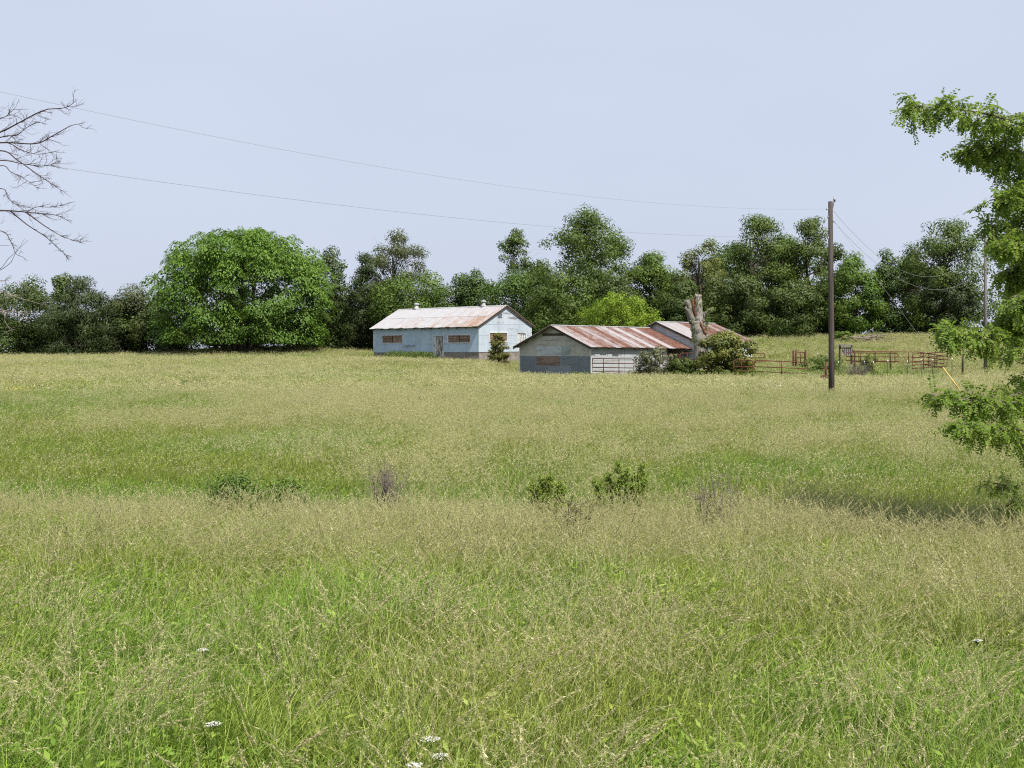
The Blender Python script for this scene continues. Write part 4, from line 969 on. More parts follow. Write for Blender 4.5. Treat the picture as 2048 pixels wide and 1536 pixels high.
# ------------------------------------------------------------------ leafy tree reaching in from the right
def pinnate(P0, D0, L, n_pair, ls, rg, droop=.5):
    """compound leaf: leaflets in pairs on a drooping midrib"""
    Ps, Ns, Ds, ls_ = [], [], [], []
    D = D0.copy(); p = P0.copy(); step = L / n_pair
    up = unit(np.array([0, 0, 1.]) + rg.normal(size=3) * .45); pts = [p.copy()]
    for k in range(n_pair):
        D = unit(D + np.array([0, 0, -droop * step / L * 1.4])); p = p + D * step; pts.append(p.copy())
        sd_ = unit(np.cross(D, up))
        for s_ in (1, -1):
            d = unit(sd_ * s_ + D * .35 + np.array([0, 0, -.25]) + rg.normal(size=3) * .15)
            l = ls * rg.uniform(.8, 1.15) * (1 - .35 * (k / n_pair) ** 2)
            Ps.append(p + d * l * .55); Ds.append(d); Ns.append(unit(np.cross(d, D) * s_ + rg.normal(size=3) * .25)); ls_.append(l)
    return Ps, Ns, Ds, ls_, pts
def right_tree():
    rg = np.random.default_rng(77); Yt = 19.8
    b = on_ground(2215, Yt); r = thing('locust_tree', 'leafy tree reaching in from the right edge with drooping feathery branches', 'tree', b)
    wood = MB(); twig = MB(); LP, LN, LD, LL = [], [], [], []
    tp = spline([[0, 0, -.3], [.05, 0, 1.6], [-.05, .1, 3.6], [.1, .05, 6.2], [.05, 0, 8.2]], 5); wood.tube(tp, np.linspace(.17, .05, len(tp)), 10)
    def branch(pts, Ys, n_leaf, rad=.026, leaf=.24, ls=.067, spread=.19, start=.2, pairs=7, hang=.35):
        P = spline([at(x, y, Y) - b for (x, y), Y in zip(pts, Ys)], 6); wood.tube(P, np.linspace(rad, .005, len(P)), 6)
        n = len(P); ax = unit(np.gradient(P, axis=0))
        n_tw = max(6, int(n_leaf * 1.75) // 7)
        for k in range(n_tw):
            t = start + (1 - start) * rg.random() ** .8; i = min(int(t * (n - 1)), n - 1)
            d = unit(rg.normal(size=3) * np.array([1, 1, .75]) + ax[i] * .8 + np.array([0, 0, .15])); l = spread * rg.uniform(.6, 2.2) * (1.15 - .5 * t)
            e = P[i] + d * l + np.array([0, 0, -hang * l * .6]); tw = spline([P[i], P[i] + d * l * .55, e], 3)
            twig.tube(tw, np.linspace(.006, .003, len(tw)), 4, cap=False)
            for q in range(7):
                j = rg.integers(2, len(tw)); dd = unit(d * .5 + rg.normal(size=3) * .7 + np.array([0, 0, -hang]))
                a = pinnate(tw[j], dd, leaf * rg.uniform(.6, 1.2), pairs, ls, rg, .7)
                LP.extend(a[0]); LN.extend(a[1]); LD.extend(a[2]); LL.extend(a[3])
                twig.tube(np.array(a[4])[::3], .0022, 3, cap=False)
    br = branch
    br([(2205, 330), (2090, 270), (1990, 232), (1900, 218), (1822, 212)], [19.8, 19.5, 19.2, 19.0, 18.9], 150, start=.30)
    br([(2205, 260), (2120, 225), (2045, 235), (1985, 250)], [19.8, 20, 20.2, 20.2], 60, start=.3)
    br([(2205, 400), (2110, 330), (2020, 300), (1930, 296)], [19.8, 19.6, 19.6, 19.5], 170, start=.25, spread=.2)
    br([(2205, 430), (2120, 380), (2060, 345), (1990, 325)], [19.8, 20.2, 20.4, 20.3], 110, start=.25, spread=.2)
    br([(2205, 470), (2130, 420), (2060, 390), (1980, 400)], [19.8, 19.4, 19.2, 19.1], 150, start=.25, spread=.2)
    br([(2205, 500), (2130, 460), (2050, 440), (1985, 470)], [19.8, 20.2, 20.4, 20.5], 120, start=.3, spread=.2)
    br([(2205, 560), (2130, 500), (2070, 480), (2000, 500)], [19.8, 19.4, 19.2, 19.1], 140, start=.3, spread=.2)
    br([(2205, 640), (2130, 560), (2080, 540), (2018, 575)], [19.8, 20.2, 20.4, 20.4], 120, start=.3, spread=.19, hang=.8)
    br([(2205, 660), (2130, 600), (2080, 585), (2030, 600)], [19.8, 19.2, 19.0, 18.9], 90, start=.3, spread=.18, hang=.8)
    br([(2205, 620), (2120, 560), (2060, 535), (2004, 548)], [19.8, 19.6, 19.5, 19.4], 150, start=.3, spread=.18, hang=.7)
    br([(2205, 680), (2120, 625), (2060, 612), (2016, 630)], [19.8, 19.9, 20.0, 20.0], 130, start=.3, spread=.17, hang=.7)
    br([(2205, 720), (2100, 690), (2010, 680), (1940, 672), (1880, 660)], [19.8, 19.3, 19.0, 18.7, 18.5], 130, start=.25, spread=.14)
    br([(2205, 700), (2110, 660), (2050, 645), (2000, 640)], [19.8, 20.0, 20.2, 20.2], 90, start=.3, spread=.16)
    br([(2205, 800), (2100, 812), (2000, 802), (1930, 800), (1862, 790)], [19.8, 19.0, 18.6, 18.4, 18.2], 110, start=.30, spread=.12)
    br([(2205, 790), (2110, 800), (2050, 790), (1985, 800)], [19.8, 19.4, 19.2, 19.0], 120, start=.3, spread=.15)
    br([(2205, 830), (2110, 868), (2030, 858), (1970, 855), (1920, 850)], [19.8, 18.8, 18.4, 18.2, 18.0], 110, start=.32, spread=.13)
    br([(2205, 900), (2120, 905), (2045, 895)], [19.8, 19.2, 18.9], 60, start=.4, spread=.12)
    br([(2205, 940), (2120, 975), (2040, 975), (1965, 962)], [19.8, 19.2, 18.9, 18.7], 110, start=.35, spread=.16, leaf=.15, ls=.03)
    br([(2205, 960), (2120, 1000), (2050, 1000), (2005, 1015)], [19.8, 19.5, 19.3, 19.2], 70, start=.35, spread=.14, leaf=.15, ls=.03)
    # the rest of the crown beyond the edge of the photograph
    for k in range(54):
        a = rg.uniform(-2.0, 2.0); rr = rg.uniform(1.2, 2.6); zz = rg.uniform(1.2, 8.6); z0 = min(zz * .85, 7.6)
        c0 = np.array([0.05, 0, z0]); c1 = np.array([math.cos(a) * rr, math.sin(a) * rr, zz])
        P = [c0, (c0 + c1) / 2 + [0, 0, .25], c1]
        pts = [(CX + F * (p + b)[0] / (p + b)[1], H0 - F * (p + b)[2] / (p + b)[1]) for p in P]; br(pts, [(p + b)[1] for p in P], 84, start=.2, spread=.34)
    wood.build('trunk', M['bark'], r); twig.build('twig', M['bark_pale'], r)
    P, Nn, D, l = (np.array(k) for k in (LP, LN, LD, LL))
    V, q = leaf_quads(P, unit(Nn), D, l, l * .52)
    link('foliage', mesh_np('foliage', V, [q], np.clip(.5 * np.repeat(rg.random(len(P) // 14 + 1), 14)[:len(P)] + .5 * rg.random(len(P)), 0, 1)), M['leaf_locust'], r)
right_tree()

# ------------------------------------------------------------------ bare tree reaching in from the left
def left_tree():
    rg = np.random.default_rng(5); Yt = 15.0; px0 = -230
    b = on_ground(px0, Yt); r = thing('bare_tree', 'leafless dead tree whose thin bare branches reach in from the left edge', 'dead tree', b)
    m = MB(); tp = spline([[0, 0, -.3], [.05, 0, 1.3], [0, .05, 3], [.1, 0, 5.2], [.12, 0, 6.5]], 5); m.tube(tp, np.linspace(.15, .03, len(tp)), 9)
    pale = MB()
    def sub(mm, p, d, l, rad, depth):
        n = 5; P = [p]; dd = d.copy()
        for k in range(n):
            dd = unit(dd + rg.normal(size=3) * .16 + np.array([.05, 0, .03])); P.append(P[-1] + dd * l / n)
        P = np.array(P); mm.tube(P, np.linspace(rad, rad * .4, len(P)) * .62, 4, cap=False)
        if depth > 0:
            for k in range(rg.integers(3, 6)):
                i = rg.integers(1, n + 1); s_ = unit(unit(P[i] - P[i - 1]) + rg.normal(size=3) * .65)
                sub(mm, P[i], s_, l * rg.uniform(.35, .65), rad * .55, depth - 1)
    def z(x, y): return (x / 2.844, 180 + y / 2.844)
    def limb(pts, Ys, rad, twn=9, mm=None, tl=.30):
        mm = mm or m
        P = spline([at(*p, Y) - b for p, Y in zip(pts, Ys)], 6); mm.tube(P, np.linspace(rad * .72, .0022, len(P)), 6)
        ax = unit(np.gradient(P, axis=0)); n = len(P)
        for k in range(int(twn * 1.5)):
            t = .3 + .7 * rg.random(); i = min(int(t * n), n - 1)
            d = unit(ax[i] + rg.normal(size=3) * np.array([.5, .9, .55])); sub(mm, P[i], d, .66 * tl * rg.uniform(.4, 1.2) * (1.2 - .6 * t), .0045, 1)
    o = (-215, 420)
    limb([(-215, 330), (-90, 300), z(0, 240), z(110, 185), z(250, 115), z(370, 100), z(435, 60)], [15, 14.8, 14.6, 14.5, 14.4, 14.3, 14.2], .016, 12)
    limb([(-215, 300), (-80, 240), z(0, 160), z(60, 125), z(90, 95)], [15, 15.1, 15.2, 15.2, 15.2], .010, 8)
    limb([(-215, 360), (-90, 310), z(0, 270), z(90, 258), z(150, 215), z(210, 180)], [15, 14.9, 14.8, 14.8, 14.7, 14.7], .012, 10)
    limb([(-215, 370), (-90, 300), z(0, 300), z(200, 305), z(300, 260), z(400, 205), z(465, 190)], [15, 14.6, 14.4, 14.2, 14.1, 14.0, 14.0], .015, 12)
    limb([(-215, 400), (-90, 330), z(0, 300), z(130, 345), z(220, 365), z(330, 345)], [15, 15.2, 15.4, 15.5, 15.5, 15.5], .012, 10)
    limb([(-215, 400), (-90, 330), z(0, 400), z(130, 420), z(250, 432), z(345, 408)], [15, 15, 15, 15, 14.9, 14.9], .013, 10)
    limb([(-215, 390), (-90, 320), z(0, 345), z(100, 400), z(200, 470), z(280, 525), z(340, 566)], [15, 14.6, 14.4, 14.3, 14.2, 14.1, 14.1], .014, 12)
    limb([(-215, 430), (-90, 350), z(0, 430), z(60, 465), z(130, 500), z(205, 552)], [15, 15.2, 15.4, 15.4, 15.4, 15.4], .010, 8)
    limb([(-215, 470), (-90, 400), z(0, 560), z(50, 620), z(130, 680)], [15, 15, 15, 15, 15], .010, 7)
    limb([(-215, 440), (-90, 420), z(0, 685), z(100, 690), z(220, 702), z(330, 715), z(410, 758)], [15, 14.7, 14.5, 14.4, 14.3, 14.2, 14.2], .017, 12)
    limb([z(60, 690), z(160, 770), z(260, 835), z(330, 900), z(390, 950)], [14.45, 14.4, 14.4, 14.3, 14.3], .009, 9, tl=.22)
    limb([z(150, 695), z(250, 770), z(350, 830), z(450, 865)], [14.4, 14.3, 14.2, 14.2], .009, 9, tl=.22)
    limb([(-215, 500), (-90, 450), z(0, 800), z(60, 860), z(90, 930), z(130, 950)], [15, 15, 15, 15, 15, 15], .009, 7, tl=.2)
    limb([z(150, 695), z(210, 665), z(300, 665), z(425, 635)], [14.4, 14.4, 14.4, 14.4], .006, 6, tl=.15)
    for P in ([(-215, 560), (-80, 570), z(0, 1145), z(100, 1180), z(240, 1220)], [(-215, 600), (-80, 610), z(0, 1265), z(60, 1280), z(160, 1305)],
              [(-215, 600), (-80, 612), z(0, 1258), z(30, 1320), z(65, 1375)], [(-215, 590), (-80, 600), z(0, 1250), z(80, 1262), z(170, 1262)], [(-215, 560), (-60, 560), z(0, 1085), z(40, 1085)]):
        limb(P, [15, 14.6, 14.3, 14.2, 14.2][:len(P)], .011, 6, pale, .16)
    for k in range(14):                                               # the rest of the crown, out of the frame
        a = rg.uniform(1.6, 4.9); z0 = rg.uniform(2, 6); sub(m, np.array([.05, 0, z0]), unit(np.array([math.cos(a), math.sin(a), .5])), rg.uniform(1.0, 2.0), .02, 2)
    m.build('trunk', M['bark_dead'], r); pale.build('sunlit_branch', M['bark_pale'], r)  # low branches get a paler bark colour to paint the sunlight on them
left_tree()

# ------------------------------------------------------------------ meadow grass
def grass_mat():
    m, nt, out = nodes_of('meadow_grass')
    r = attr(nt, 'rnd'); k = attr(nt, 'kind'); tint = attr(nt, 'tint', 'INSTANCER'); lush = attr(nt, 'lush', 'INSTANCER')
    oi = N(nt, 'ShaderNodeObjectInfo')
    green = ramp(nt, r, [(0, (.080, .125, .020)), (.5, (.215, .280, .040)), (1, (.44, .49, .085))])
    lushc = ramp(nt, r, [(0, (.060, .120, .016)), (.5, (.165, .280, .032)), (1, (.36, .48, .07))])
    dry = ramp(nt, r, [(0, (.16, .180, .040)), (.5, (.305, .325, .078)), (1, (.50, .485, .150))])
    g = mix(nt, lush, green, lushc); g = mix(nt, tint, g, dry)
    seed = ramp(nt, r, [(0, (.25, .245, .090)), (.5, (.49, .47, .22)), (1, (.72, .68, .41))])
    brown = maprange(nt, oi.outputs['Random'], .74, .95, 0, .38)
    seed = mix(nt, brown, seed, (.30, .215, .13))
    c = mix(nt, k, g, seed)
    hs = N(nt, 'ShaderNodeHueSaturation'); nt.links.new(c, hs.inputs['Color']); nt.links.new(maprange(nt, oi.outputs['Random'], 0, 1, .8, 1.15), hs.inputs['Value'])
    c = hs.outputs[0]
    p = principled(nt, None, c, .5, .3)
    t = N(nt, 'ShaderNodeBsdfTranslucent'); nt.links.new(c, t.inputs[0])
    ms = N(nt, 'ShaderNodeMixShader'); ms.inputs[0].default_value = .42
    nt.links.new(p.outputs[0], ms.inputs[1]); nt.links.new(t.outputs[0], ms.inputs[2]); nt.links.new(ms.outputs[0], out.inputs[0])
    return m
MG = grass_mat()
def ribbons(base, direc, L, wd, curve, rg, seg=4, tip=.12):
    """curved tapering blades; base (n,3), direc unit horizontal lean (n,3), curve = how far they bow"""
    n = len(base); ts = np.linspace(0, 1, seg + 1); side = unit(np.cross(direc, [0, 0, 1.]) + rg.normal(size=(n, 3)) * .5)
    V = np.zeros((n, seg + 1, 2, 3))
    for i, t in enumerate(ts):
        c = base + direc * (curve * L * t ** 2)[:, None] + np.array([0, 0, 1.]) * (L * (t - .38 * curve * t ** 2.4))[:, None]
        w = (wd * (1 - t) ** .7 * (1 - tip) + wd * tip)[:, None] * .5
        V[:, i, 0] = c - side * w; V[:, i, 1] = c + side * w
    k = np.arange(n)[:, None] * (seg + 1) * 2; i = np.arange(seg)[None] * 2
    q = np.stack([k + i, k + i + 1, k + i + 3, k + i + 2], -1).reshape(-1, 4)
    return V.reshape(-1, 3), q, V
def clump(name, rg, patch, nb, hb, wb, ns, hs, ws, spk, spl, spw, weeds=0):
    Vs, Qs, R, K = [], [], [], []; n0 = 0
    def put(V, q, r, k):
        nonlocal n0
        Vs.append(V); Qs.append(q + n0); R.append(r); K.append(np.full(len(q), float(k))); n0 += len(V)
    wind = np.array([.55, .1, 0])
    if nb:
        base = np.zeros((nb, 3)); base[:, :2] = rg.normal(size=(nb, 2)) * patch * .45
        d = unit(np.concatenate([rg.normal(size=(nb, 2)), np.zeros((nb, 1))], 1) + wind * .5)
        L = hb * rg.uniform(.45, 1.1, nb); V, q, _ = ribbons(base, d, L, wb * rg.uniform(.6, 1.3, nb), rg.uniform(.15, .95, nb), rg)
        put(V, q, np.repeat(rg.random(nb), 4), 0)
    if ns:
        base = np.zeros((ns, 3)); base[:, :2] = rg.normal(size=(ns, 2)) * patch * .45
        d = unit(np.concatenate([rg.normal(size=(ns, 2)), np.zeros((ns, 1))], 1) + wind)
        L = hs * rg.uniform(.65, 1.15, ns); cv = rg.uniform(.15, .7, ns); V, q, VV = ribbons(base, d, L, np.full(ns, ws), cv, rg, 5, .7)
        put(V, q, np.repeat(rg.random(ns) * .6 + .3, 5), .45)
        # seed heads along the bowed tip
        ph = rg.uniform(.13, .24, ns)
        for s_ in range(spk):
            t = 1 - ph * (1 - (s_ + .5) / spk)
            c = base + d * (cv * L * t ** 2)[:, None] + np.array([0, 0, 1.]) * (L * (t - .38 * cv * t ** 2.4))[:, None]
            tang = unit(d * (2 * cv * t)[:, None] + np.array([0, 0, 1.]) * (1 - .38 * 2.4 * cv * t ** 1.4)[:, None])
            sp = spl * (1.25 - .6 * s_ / spk)
            P = c + rg.normal(size=(ns, 3)) * spw * (.95 if spk > 12 else 1.1) * (1.25 - .9 * s_ / spk)
            V, q = leaf_quads(P, unit(rg.normal(size=(ns, 3))), unit(tang + rg.normal(size=(ns, 3)) * .30 + np.array([0.1, 0, -.12])), sp * rg.uniform(.7, 1.3, ns), spw * rg.uniform(.7, 1.3, ns))
            put(V, q, rg.random(ns), 1)
    if weeds:
        base = np.zeros((weeds, 3)); base[:, :2] = rg.normal(size=(weeds, 2)) * patch * .5; base[:, 2] = rg.uniform(.08, .42, weeds)
        V, q = leaf_quads(base, unit(rg.normal(size=(weeds, 3)) * .5 + [0, 0, .8]), unit(rg.normal(size=(weeds, 3)) + [0, 0, .2]), rg.uniform(.04, .09, weeds), rg.uniform(.012, .03, weeds)); put(V, q, rg.random(weeds) * .6 + .4, 0)
    me = mesh_np(name, np.vstack(Vs), [np.vstack(Qs)], np.concatenate(R), np.concatenate(K)); me.materials.append(MG)
    return bpy.data.objects.new(name, me)
def clump_set(name, specs):
    c = bpy.data.collections.new(name)                                 # never linked: only a source for the grass
    for i, sp in enumerate(specs): c.objects.link(clump('%s_clump_%02d' % (name, i), np.random.default_rng(300 + i), *sp))
    return c
def scatter(name, label, P, scale, idx, tint, lush, coll, rg):
    n = len(P); me = bpy.data.meshes.new(name); me.vertices.add(n); me.vertices.foreach_set('co', P.astype(np.float32).ravel())
    lx, ly = vnoise(P[:, 0] / .9 + 7, P[:, 1] / .9 + 7, 71) - .5, vnoise(P[:, 0] / 1.1 + 3, P[:, 1] / 1.1 + 3, 72) - .5
    rot = np.stack([rg.normal(size=n) * .10 + lx * .5, rg.normal(size=n) * .10 + ly * .6 + .06, rg.uniform(-.9, .9, n) + (vnoise(P[:, 0] / 1.6, P[:, 1] / 1.6, 73) - .5) * 2.4], 1)
    for nm, ty, key, v in (('rot', 'FLOAT_VECTOR', 'vector', rot), ('scl', 'FLOAT', 'value', scale), ('idx', 'INT', 'value', idx), ('tint', 'FLOAT', 'value', tint), ('lush', 'FLOAT', 'value', lush)):
        a = me.attributes.new(nm, ty, 'POINT'); a.data.foreach_set(key, np.ascontiguousarray(v, np.int32 if ty == 'INT' else np.float32).ravel())
    me.materials.append(MG)
    o = bpy.data.objects.new(name, me); COL.objects.link(o); tag(o, label, 'grass', kind='stuff')
    ng = bpy.data.node_groups.new(name, 'GeometryNodeTree')
    ng.interface.new_socket('Geometry', in_out='INPUT', socket_type='NodeSocketGeometry'); ng.interface.new_socket('Geometry', in_out='OUTPUT', socket_type='NodeSocketGeometry')
    gi, go = ng.nodes.new('NodeGroupInput'), ng.nodes.new('NodeGroupOutput')
    ci = ng.nodes.new('GeometryNodeCollectionInfo'); ci.inputs['Collection'].default_value = coll; ci.inputs['Separate Children'].default_value = True; ci.inputs['Reset Children'].default_value = True
    ip = ng.nodes.new('GeometryNodeInstanceOnPoints'); ip.inputs['Pick Instance'].default_value = True
    def na(nm, ty):
        k = ng.nodes.new('GeometryNodeInputNamedAttribute'); k.data_type = ty; k.inputs['Name'].default_value = nm; return k.outputs['Attribute']
    L = ng.links; L.new(gi.outputs[0], ip.inputs['Points']); L.new(ci.outputs[0], ip.inputs['Instance'])
    L.new(na('rot', 'FLOAT_VECTOR'), ip.inputs['Rotation']); L.new(na('scl', 'FLOAT'), ip.inputs['Scale']); L.new(na('idx', 'INT'), ip.inputs['Instance Index'])
    L.new(ip.outputs[0], go.inputs[0])
    md = o.modifiers.new('scatter', 'NODES'); md.node_group = ng
    return o
def inside(fr, X, Y, L, W_, pad=.1, u0=0):
    d0, d1 = X - fr.c[0], Y - fr.c[1]; det = fr.a[0] * fr.b[1] - fr.a[1] * fr.b[0]
    u = (d0 * fr.b[1] - d1 * fr.b[0]) / det; w = (fr.a[0] * d1 - fr.a[1] * d0) / det
    return (u > u0 - pad) & (u < L + pad) & (w > -pad) & (w < W_ + pad)
def spots(Y0, Y1, dens, rg, m0=2.5, mk=.42):
    A = (mk * (Y0 + Y1) + 2 * m0) * (Y1 - Y0); n = int(A * dens)
    Y = rg.uniform(Y0, Y1, int(n * 1.6)); w = mk * Y + m0; keep = rg.random(len(Y)) < w / (mk * Y1 + m0); Y = Y[keep][:n]
    X = rg.uniform(-1, 1, len(Y)) * (mk * Y + m0)
    k = ~(inside(FA, X, Y, 15.82, 6.89) | inside(FB, X, Y, 10.6 + LC_, 9.46)); X, Y = X[k], Y[k]
    return X, Y
def meadow():
    rg = np.random.default_rng(11)
    # (patch, blades, height, width, stalks, height, width, spikelets, their length, width, weed leaves)
    near = clump_set('near', [(.20, 38, .62, .0078, 0, 0, 0, 0, 0, 0, 0), (.20, 40, .52, .0078, 1, .8, .0022, 24, .020, .0036, 4), (.18, 34, .70, .0085, 0, 0, 0, 0, 0, 0, 0),
                              (.20, 22, .50, .0068, 6, .80, .0022, 36, .020, .0040, 0), (.20, 18, .48, .0068, 8, .86, .0022, 36, .019, .0038, 0), (.18, 24, .55, .0068, 5, .92, .0024, 44, .022, .0044, 0),
                              (.16, 26, .46, .008, 0, 0, 0, 0, 0, 0, 90), (.2, 30, .50, .005, 4, .72, .002, 20, .018, .0034, 30),
                              (.16, 14, .5, .007, 4, .96, .003, 80, .024, .0042, 0), (.14, 30, .62, .010, 0, 0, 0, 0, 0, 0, 26)])
    mid = clump_set('mid', [(.30, 56, .56, .010, 0, 0, 0, 0, 0, 0, 0), (.36, 58, .44, .010, 3, .7, .004, 7, .035, .011, 0), (.36, 34, .42, .009, 10, .74, .004, 10, .036, .009, 0), (.36, 28, .42, .009, 13, .80, .004, 10, .036, .009, 0),
                            (.30, 60, .46, .013, 0, 0, 0, 0, 0, 0, 30)])
    far = clump_set('far', [(.75, 90, .46, .022, 4, .6, .009, 3, .09, .024, 0), (.75, 95, .44, .022, 12, .60, .009, 3, .11, .018, 0), (.75, 85, .44, .022, 19, .64, .008, 4, .10, .017, 0)])
    def fields(X, Y):
        n1 = fbm(X / 3.2 + 9, Y / 3.2 + 9, 21, 4); n2 = fbm(X / 11 + 5, Y / 16 + 5, 31, 3); return n1, n2
    # near meadow up to the little bank
    X, Y = spots(3.2, 23.5, 62, rg); n1, n2 = fields(X, Y); row = H0 + F * 1.75 / Y; px = CX + F * X / Y
    pale = np.clip((Y + 6.8 * X / Y - 12.5) / 6, 0, 1); pale = pale * np.clip((23.5 - Y) / 1.5, 0, 1)
    lush = np.clip((n1 - .50) * 3.2 + .30 - pale * .7, 0, 1); patch = np.exp(-((X + 1.62) / 1.1) ** 2 - ((Y - 13.4) / 1.3) ** 2); lush = np.maximum(lush, np.clip(patch * 1.6, 0, 1))
    p_seed = np.clip(.44 + pale * .36 + (n2 - .5) * .6 - lush * .16 - patch * .5, .05, .92)
    fine = vnoise(X / .55 + 11, Y / .55 + 11, 81) - .5; p_seed = np.clip(p_seed + fine * .8, .02, .97); lush = np.clip(lush + (vnoise(X / .8, Y / .8, 82) - .5) * .7, 0, 1)
    is_seed = rg.random(len(X)) < p_seed
    idx = np.where(is_seed, rg.choice([3, 4, 5, 7, 8], len(X), p=[.25, .22, .15, .16, .22]), rg.choice([0, 1, 2, 6, 9], len(X), p=[.27, .22, .20, .19, .12]))
    tus = vnoise(X / .8 + 31, Y / .8 + 31, 91) > .80; idx = np.where(tus, rg.choice([6, 9, 9, 2], len(X)), idx); lush = np.where(tus, np.clip(lush + .45, 0, 1), lush)
    tint = np.clip(.10 + pale * .25 + (n2 - .5) * .6 + rg.normal(size=len(X)) * .12 - lush * .2, 0, .9)
    sc = rg.uniform(.72, 1.12, len(X)) * (1 - .12 * pale) * (.82 + .40 * vnoise(X / 1.3 + 5, Y / 1.3 + 5, 83))
    scatter('meadow_grass', 'tall seeding meadow grass filling the foreground', np.stack([X, Y, ground(X, Y) - .02], 1), sc, idx, tint, lush, near, rg)
    # middle field
    X, Y = spots(22.5, 68, 17, rg, 3); n1, n2 = fields(X / 2, Y / 2); n3 = fbm(X / 1.6 + 3, Y / 2.6 + 3, 51, 3)
    hollow = np.exp(-((Y - 28) / 6) ** 2) * (.45 + .55 * np.clip(-(X + 1) / 5, 0, 1)) + .65 * np.exp(-((Y + 5 * X / Y - 24.5) / 2.4) ** 2)
    lush = np.clip((n1 - .46) * 4.0 + hollow * .42, 0, 1)
    p_seed = np.clip(.30 + (n2 - .5) * 2.2 + (n3 - .5) * 1.5 - hollow * .42, .03, .92)
    idx = np.where(rg.random(len(X)) < p_seed, rg.choice([2, 3], len(X)), rg.choice([0, 1, 4], len(X), p=[.4, .4, .2]))
    tint = np.clip(.12 + (n2 - .5) * 1.7 + (n3 - .5) * .8 - hollow * .55 + rg.normal(size=len(X)) * .1, 0, 1)
    scatter('meadow_grass', 'paler meadow grass over the middle of the field behind the little bank', np.stack([X, Y, ground(X, Y) - .02], 1), rg.uniform(.8, 1.1, len(X)), idx, tint, lush, mid, rg)
    # upper field to the treeline
    X, Y = spots(66, 170, 6.0, rg, 5, .42); n1, n2 = fields(X / 4, Y / 5); n3 = fbm(X / 3 + 3, Y / 7 + 3, 61, 3)
    pxx = CX + F * X / Y
    lush = np.clip((n1 - .44) * 4.0, 0, .9); tint = np.clip(.14 + (n2 - .5) * 1.7 + (n3 - .5) * .9 + rg.normal(size=len(X)) * .1, 0, 1)
    corral = ((pxx > 1480) & (pxx < 1900) & (Y > 98) & (Y < 116)); lush = np.where(corral, np.clip(lush + .6 * n3 + .2, 0, 1), lush); tint = np.where(corral, tint * .5, tint)
    idx = np.where(rg.random(len(X)) < np.clip(.45 + (n3 - .5) * 1.6 - corral * .3, 0, 1), rg.choice([1, 2], len(X)), 0)
    scatter('meadow_grass', 'straw coloured grass over the upper field up to the treeline', np.stack([X, Y, ground(X, Y) - .02], 1), rg.uniform(.75, 1.1, len(X)) * np.where(inside(FA, X, Y, 15.82, 6.89, 3.5) | inside(FB, X, Y, 10, 9.46, 2), .72, 1), idx, tint, lush, far, rg)
meadow()

# ------------------------------------------------------------------ weeds and flowers
def weed_patch(name, label, cat, pts, n, h, spread, mat='leaf_weed', ls=.12):
    P = []
    for (px, Y) in pts:
        b = on_ground(px, Y); k = n // len(pts)
        q = np.random.default_rng(int(px)).normal(size=(k, 3)) * np.array([spread, spread * .6, 0]) + b; q[:, 2] = ground(q[:, 0], q[:, 1]) + h * rng.random(k) ** .8 * np.exp(-((q[:, 0] - b[0]) / (spread * 1.6)) ** 2); P.append(q)
    P = np.vstack(P); c = on_ground(pts[0][0], pts[0][1]); k = len(P)
    V, q = leaf_quads(P - c, unit(rng.normal(size=(k, 3)) + [0, -.2, .8]), unit(rng.normal(size=(k, 3)) + [0, 0, .5]), ls * rng.uniform(.6, 1.5, k), ls * .45 * rng.uniform(.6, 1.3, k))
    o = link(name, mesh_np(name, V, [q], rng.random(k)), M[mat], None, c); tag(o, label, cat, kind='stuff')
weed_patch('weeds', 'dark green weeds along the foot of the pale blue wall left of the door', 'weeds', [(800, 137.8), (822, 136.8), (840, 135.6), (856, 134.9), (785, 138.6)], 5200, 1.0, .75)
weed_patch('weeds', 'green weeds at the right foot of the patchwork gable', 'weeds', [(1172, 107.2), (1205, 105.6), (1150, 108.2)], 1500, .75, .6)
weed_patch('weeds', 'tall green weeds around the foot of the big dark bush', 'weeds', [(1400, 102.5), (1440, 102), (1480, 101.5), (1505, 101.2), (1350, 103)], 3400, .85, .8)
weed_patch('weeds', 'green weeds growing through the pipe corral', 'weeds', [(1640, 103), (1690, 103), (1760, 102), (1800, 103), (1600, 107), (1700, 108)], 3600, .8, 1.1)
weed_patch('weeds', 'green tuft of weeds at the foot of the utility pole', 'weeds', [(1663, 66)], 260, .5, .35)
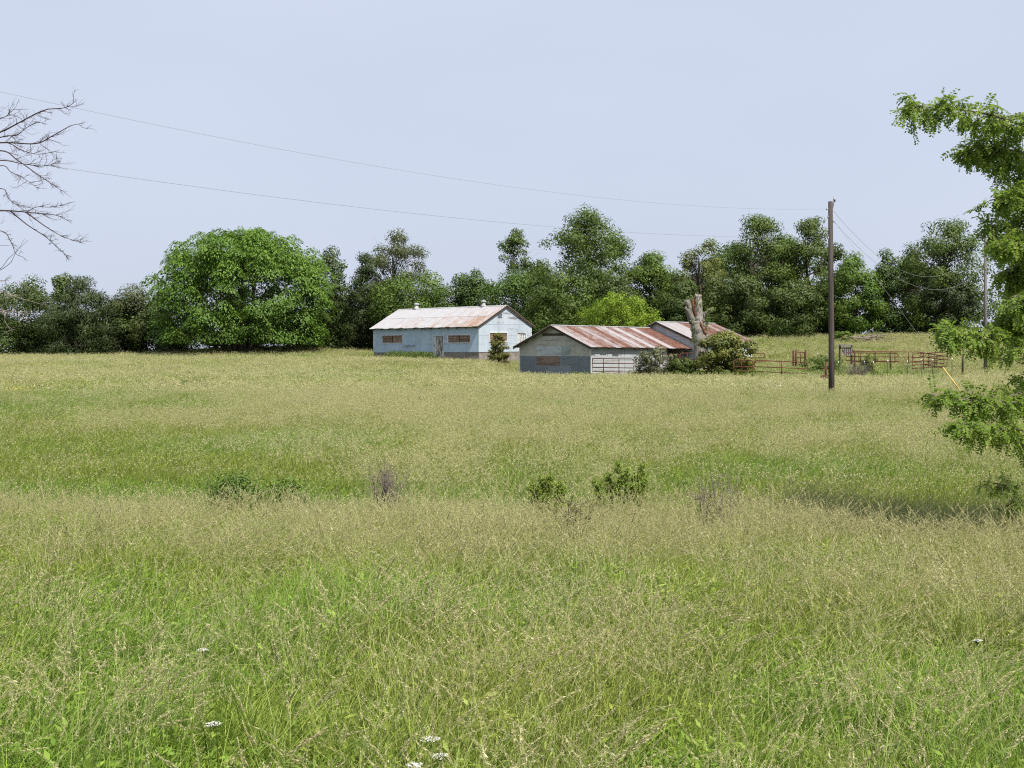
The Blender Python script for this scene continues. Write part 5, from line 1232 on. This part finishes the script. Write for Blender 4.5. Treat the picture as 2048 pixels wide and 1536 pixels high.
for px, Y, lb in ((850, 69, 'small green weed tuft in the open field below the pale building'), (372, 78, 'small green weed tuft in the field below the big round tree')):
    weed_patch('weeds', lb, 'weeds', [(px, Y)], 500, .6, .4)
weed_patch('wildflowers', 'patch of yellow wildflowers low in the field at the left edge', 'wildflowers', [(30, 70), (45, 70.5)], 800, .5, .5, 'petal_yellow', .06)
weed_patch('wildflowers', 'sprinkle of tiny white wildflowers in the grass left of the pole foot', 'wildflowers', [(1553, 70), (1560, 70), (1545, 70.4)], 130, .85, .22, 'petal', .06)
def umbel(label, px, row, Y, size=.085, seed=1):
    rg = np.random.default_rng(seed); top = at(px, row, Y); b = np.array([top[0] + .05, Y + .04, g1(top[0], Y)]); r = thing('white_flower', label, 'flower', b, 'white lacy flowers in the foreground grass')
    t = top - b; m = MB(); P = spline([[0, 0, 0], t * .5 + [.02, 0, 0], t - [0, 0, .024]], 4); m.tube(P, np.linspace(.004, .0025, len(P)), 5)
    hub = t - np.array([0, 0, .024]); fl = MB()
    for k in range(30):
        a = k * 2.39996; rr = size * .5 * math.sqrt((k + .5) / 30); e = t + np.array([math.cos(a) * rr, math.sin(a) * rr, -.12 * rr + .012 + rg.normal() * .003])
        m.tube([hub, e], .0009, 3, cap=False)
        for j in range(7):
            c = e + rg.normal(size=3) * [.0048, .0048, .0018]; s_ = rg.uniform(.0035, .006); an = rg.random() * 6
            u = np.array([math.cos(an), math.sin(an), rg.normal() * .2]) * s_; v = np.array([-math.sin(an), math.cos(an), rg.normal() * .2]) * s_
            fl.add([c - u, c + v, c + u, c - v], [[0, 1, 2, 3]])
    m.build('stem', M['stem'], r); fl.build('umbel', M['petal'], r)
umbel('largest white lacy flower head, at the bottom of the photo left of centre', 862, 1480, 7.7, .105, 1)
umbel('flat white flower head seen edge on at lower left', 427, 1450, 8.0, .095, 2)
umbel('white flower head just below and right of the largest lacy one', 881, 1514, 7.5, .085, 3)
umbel('white flower head cut by the bottom edge under the largest lacy one', 828, 1533, 7.3, .08, 4)
umbel('small white flower head higher up in the grass at left', 405, 1302, 10.2, .07, 5)
umbel('small white flower head at lower right near the right edge', 1955, 1283, 10.4, .065, 6)
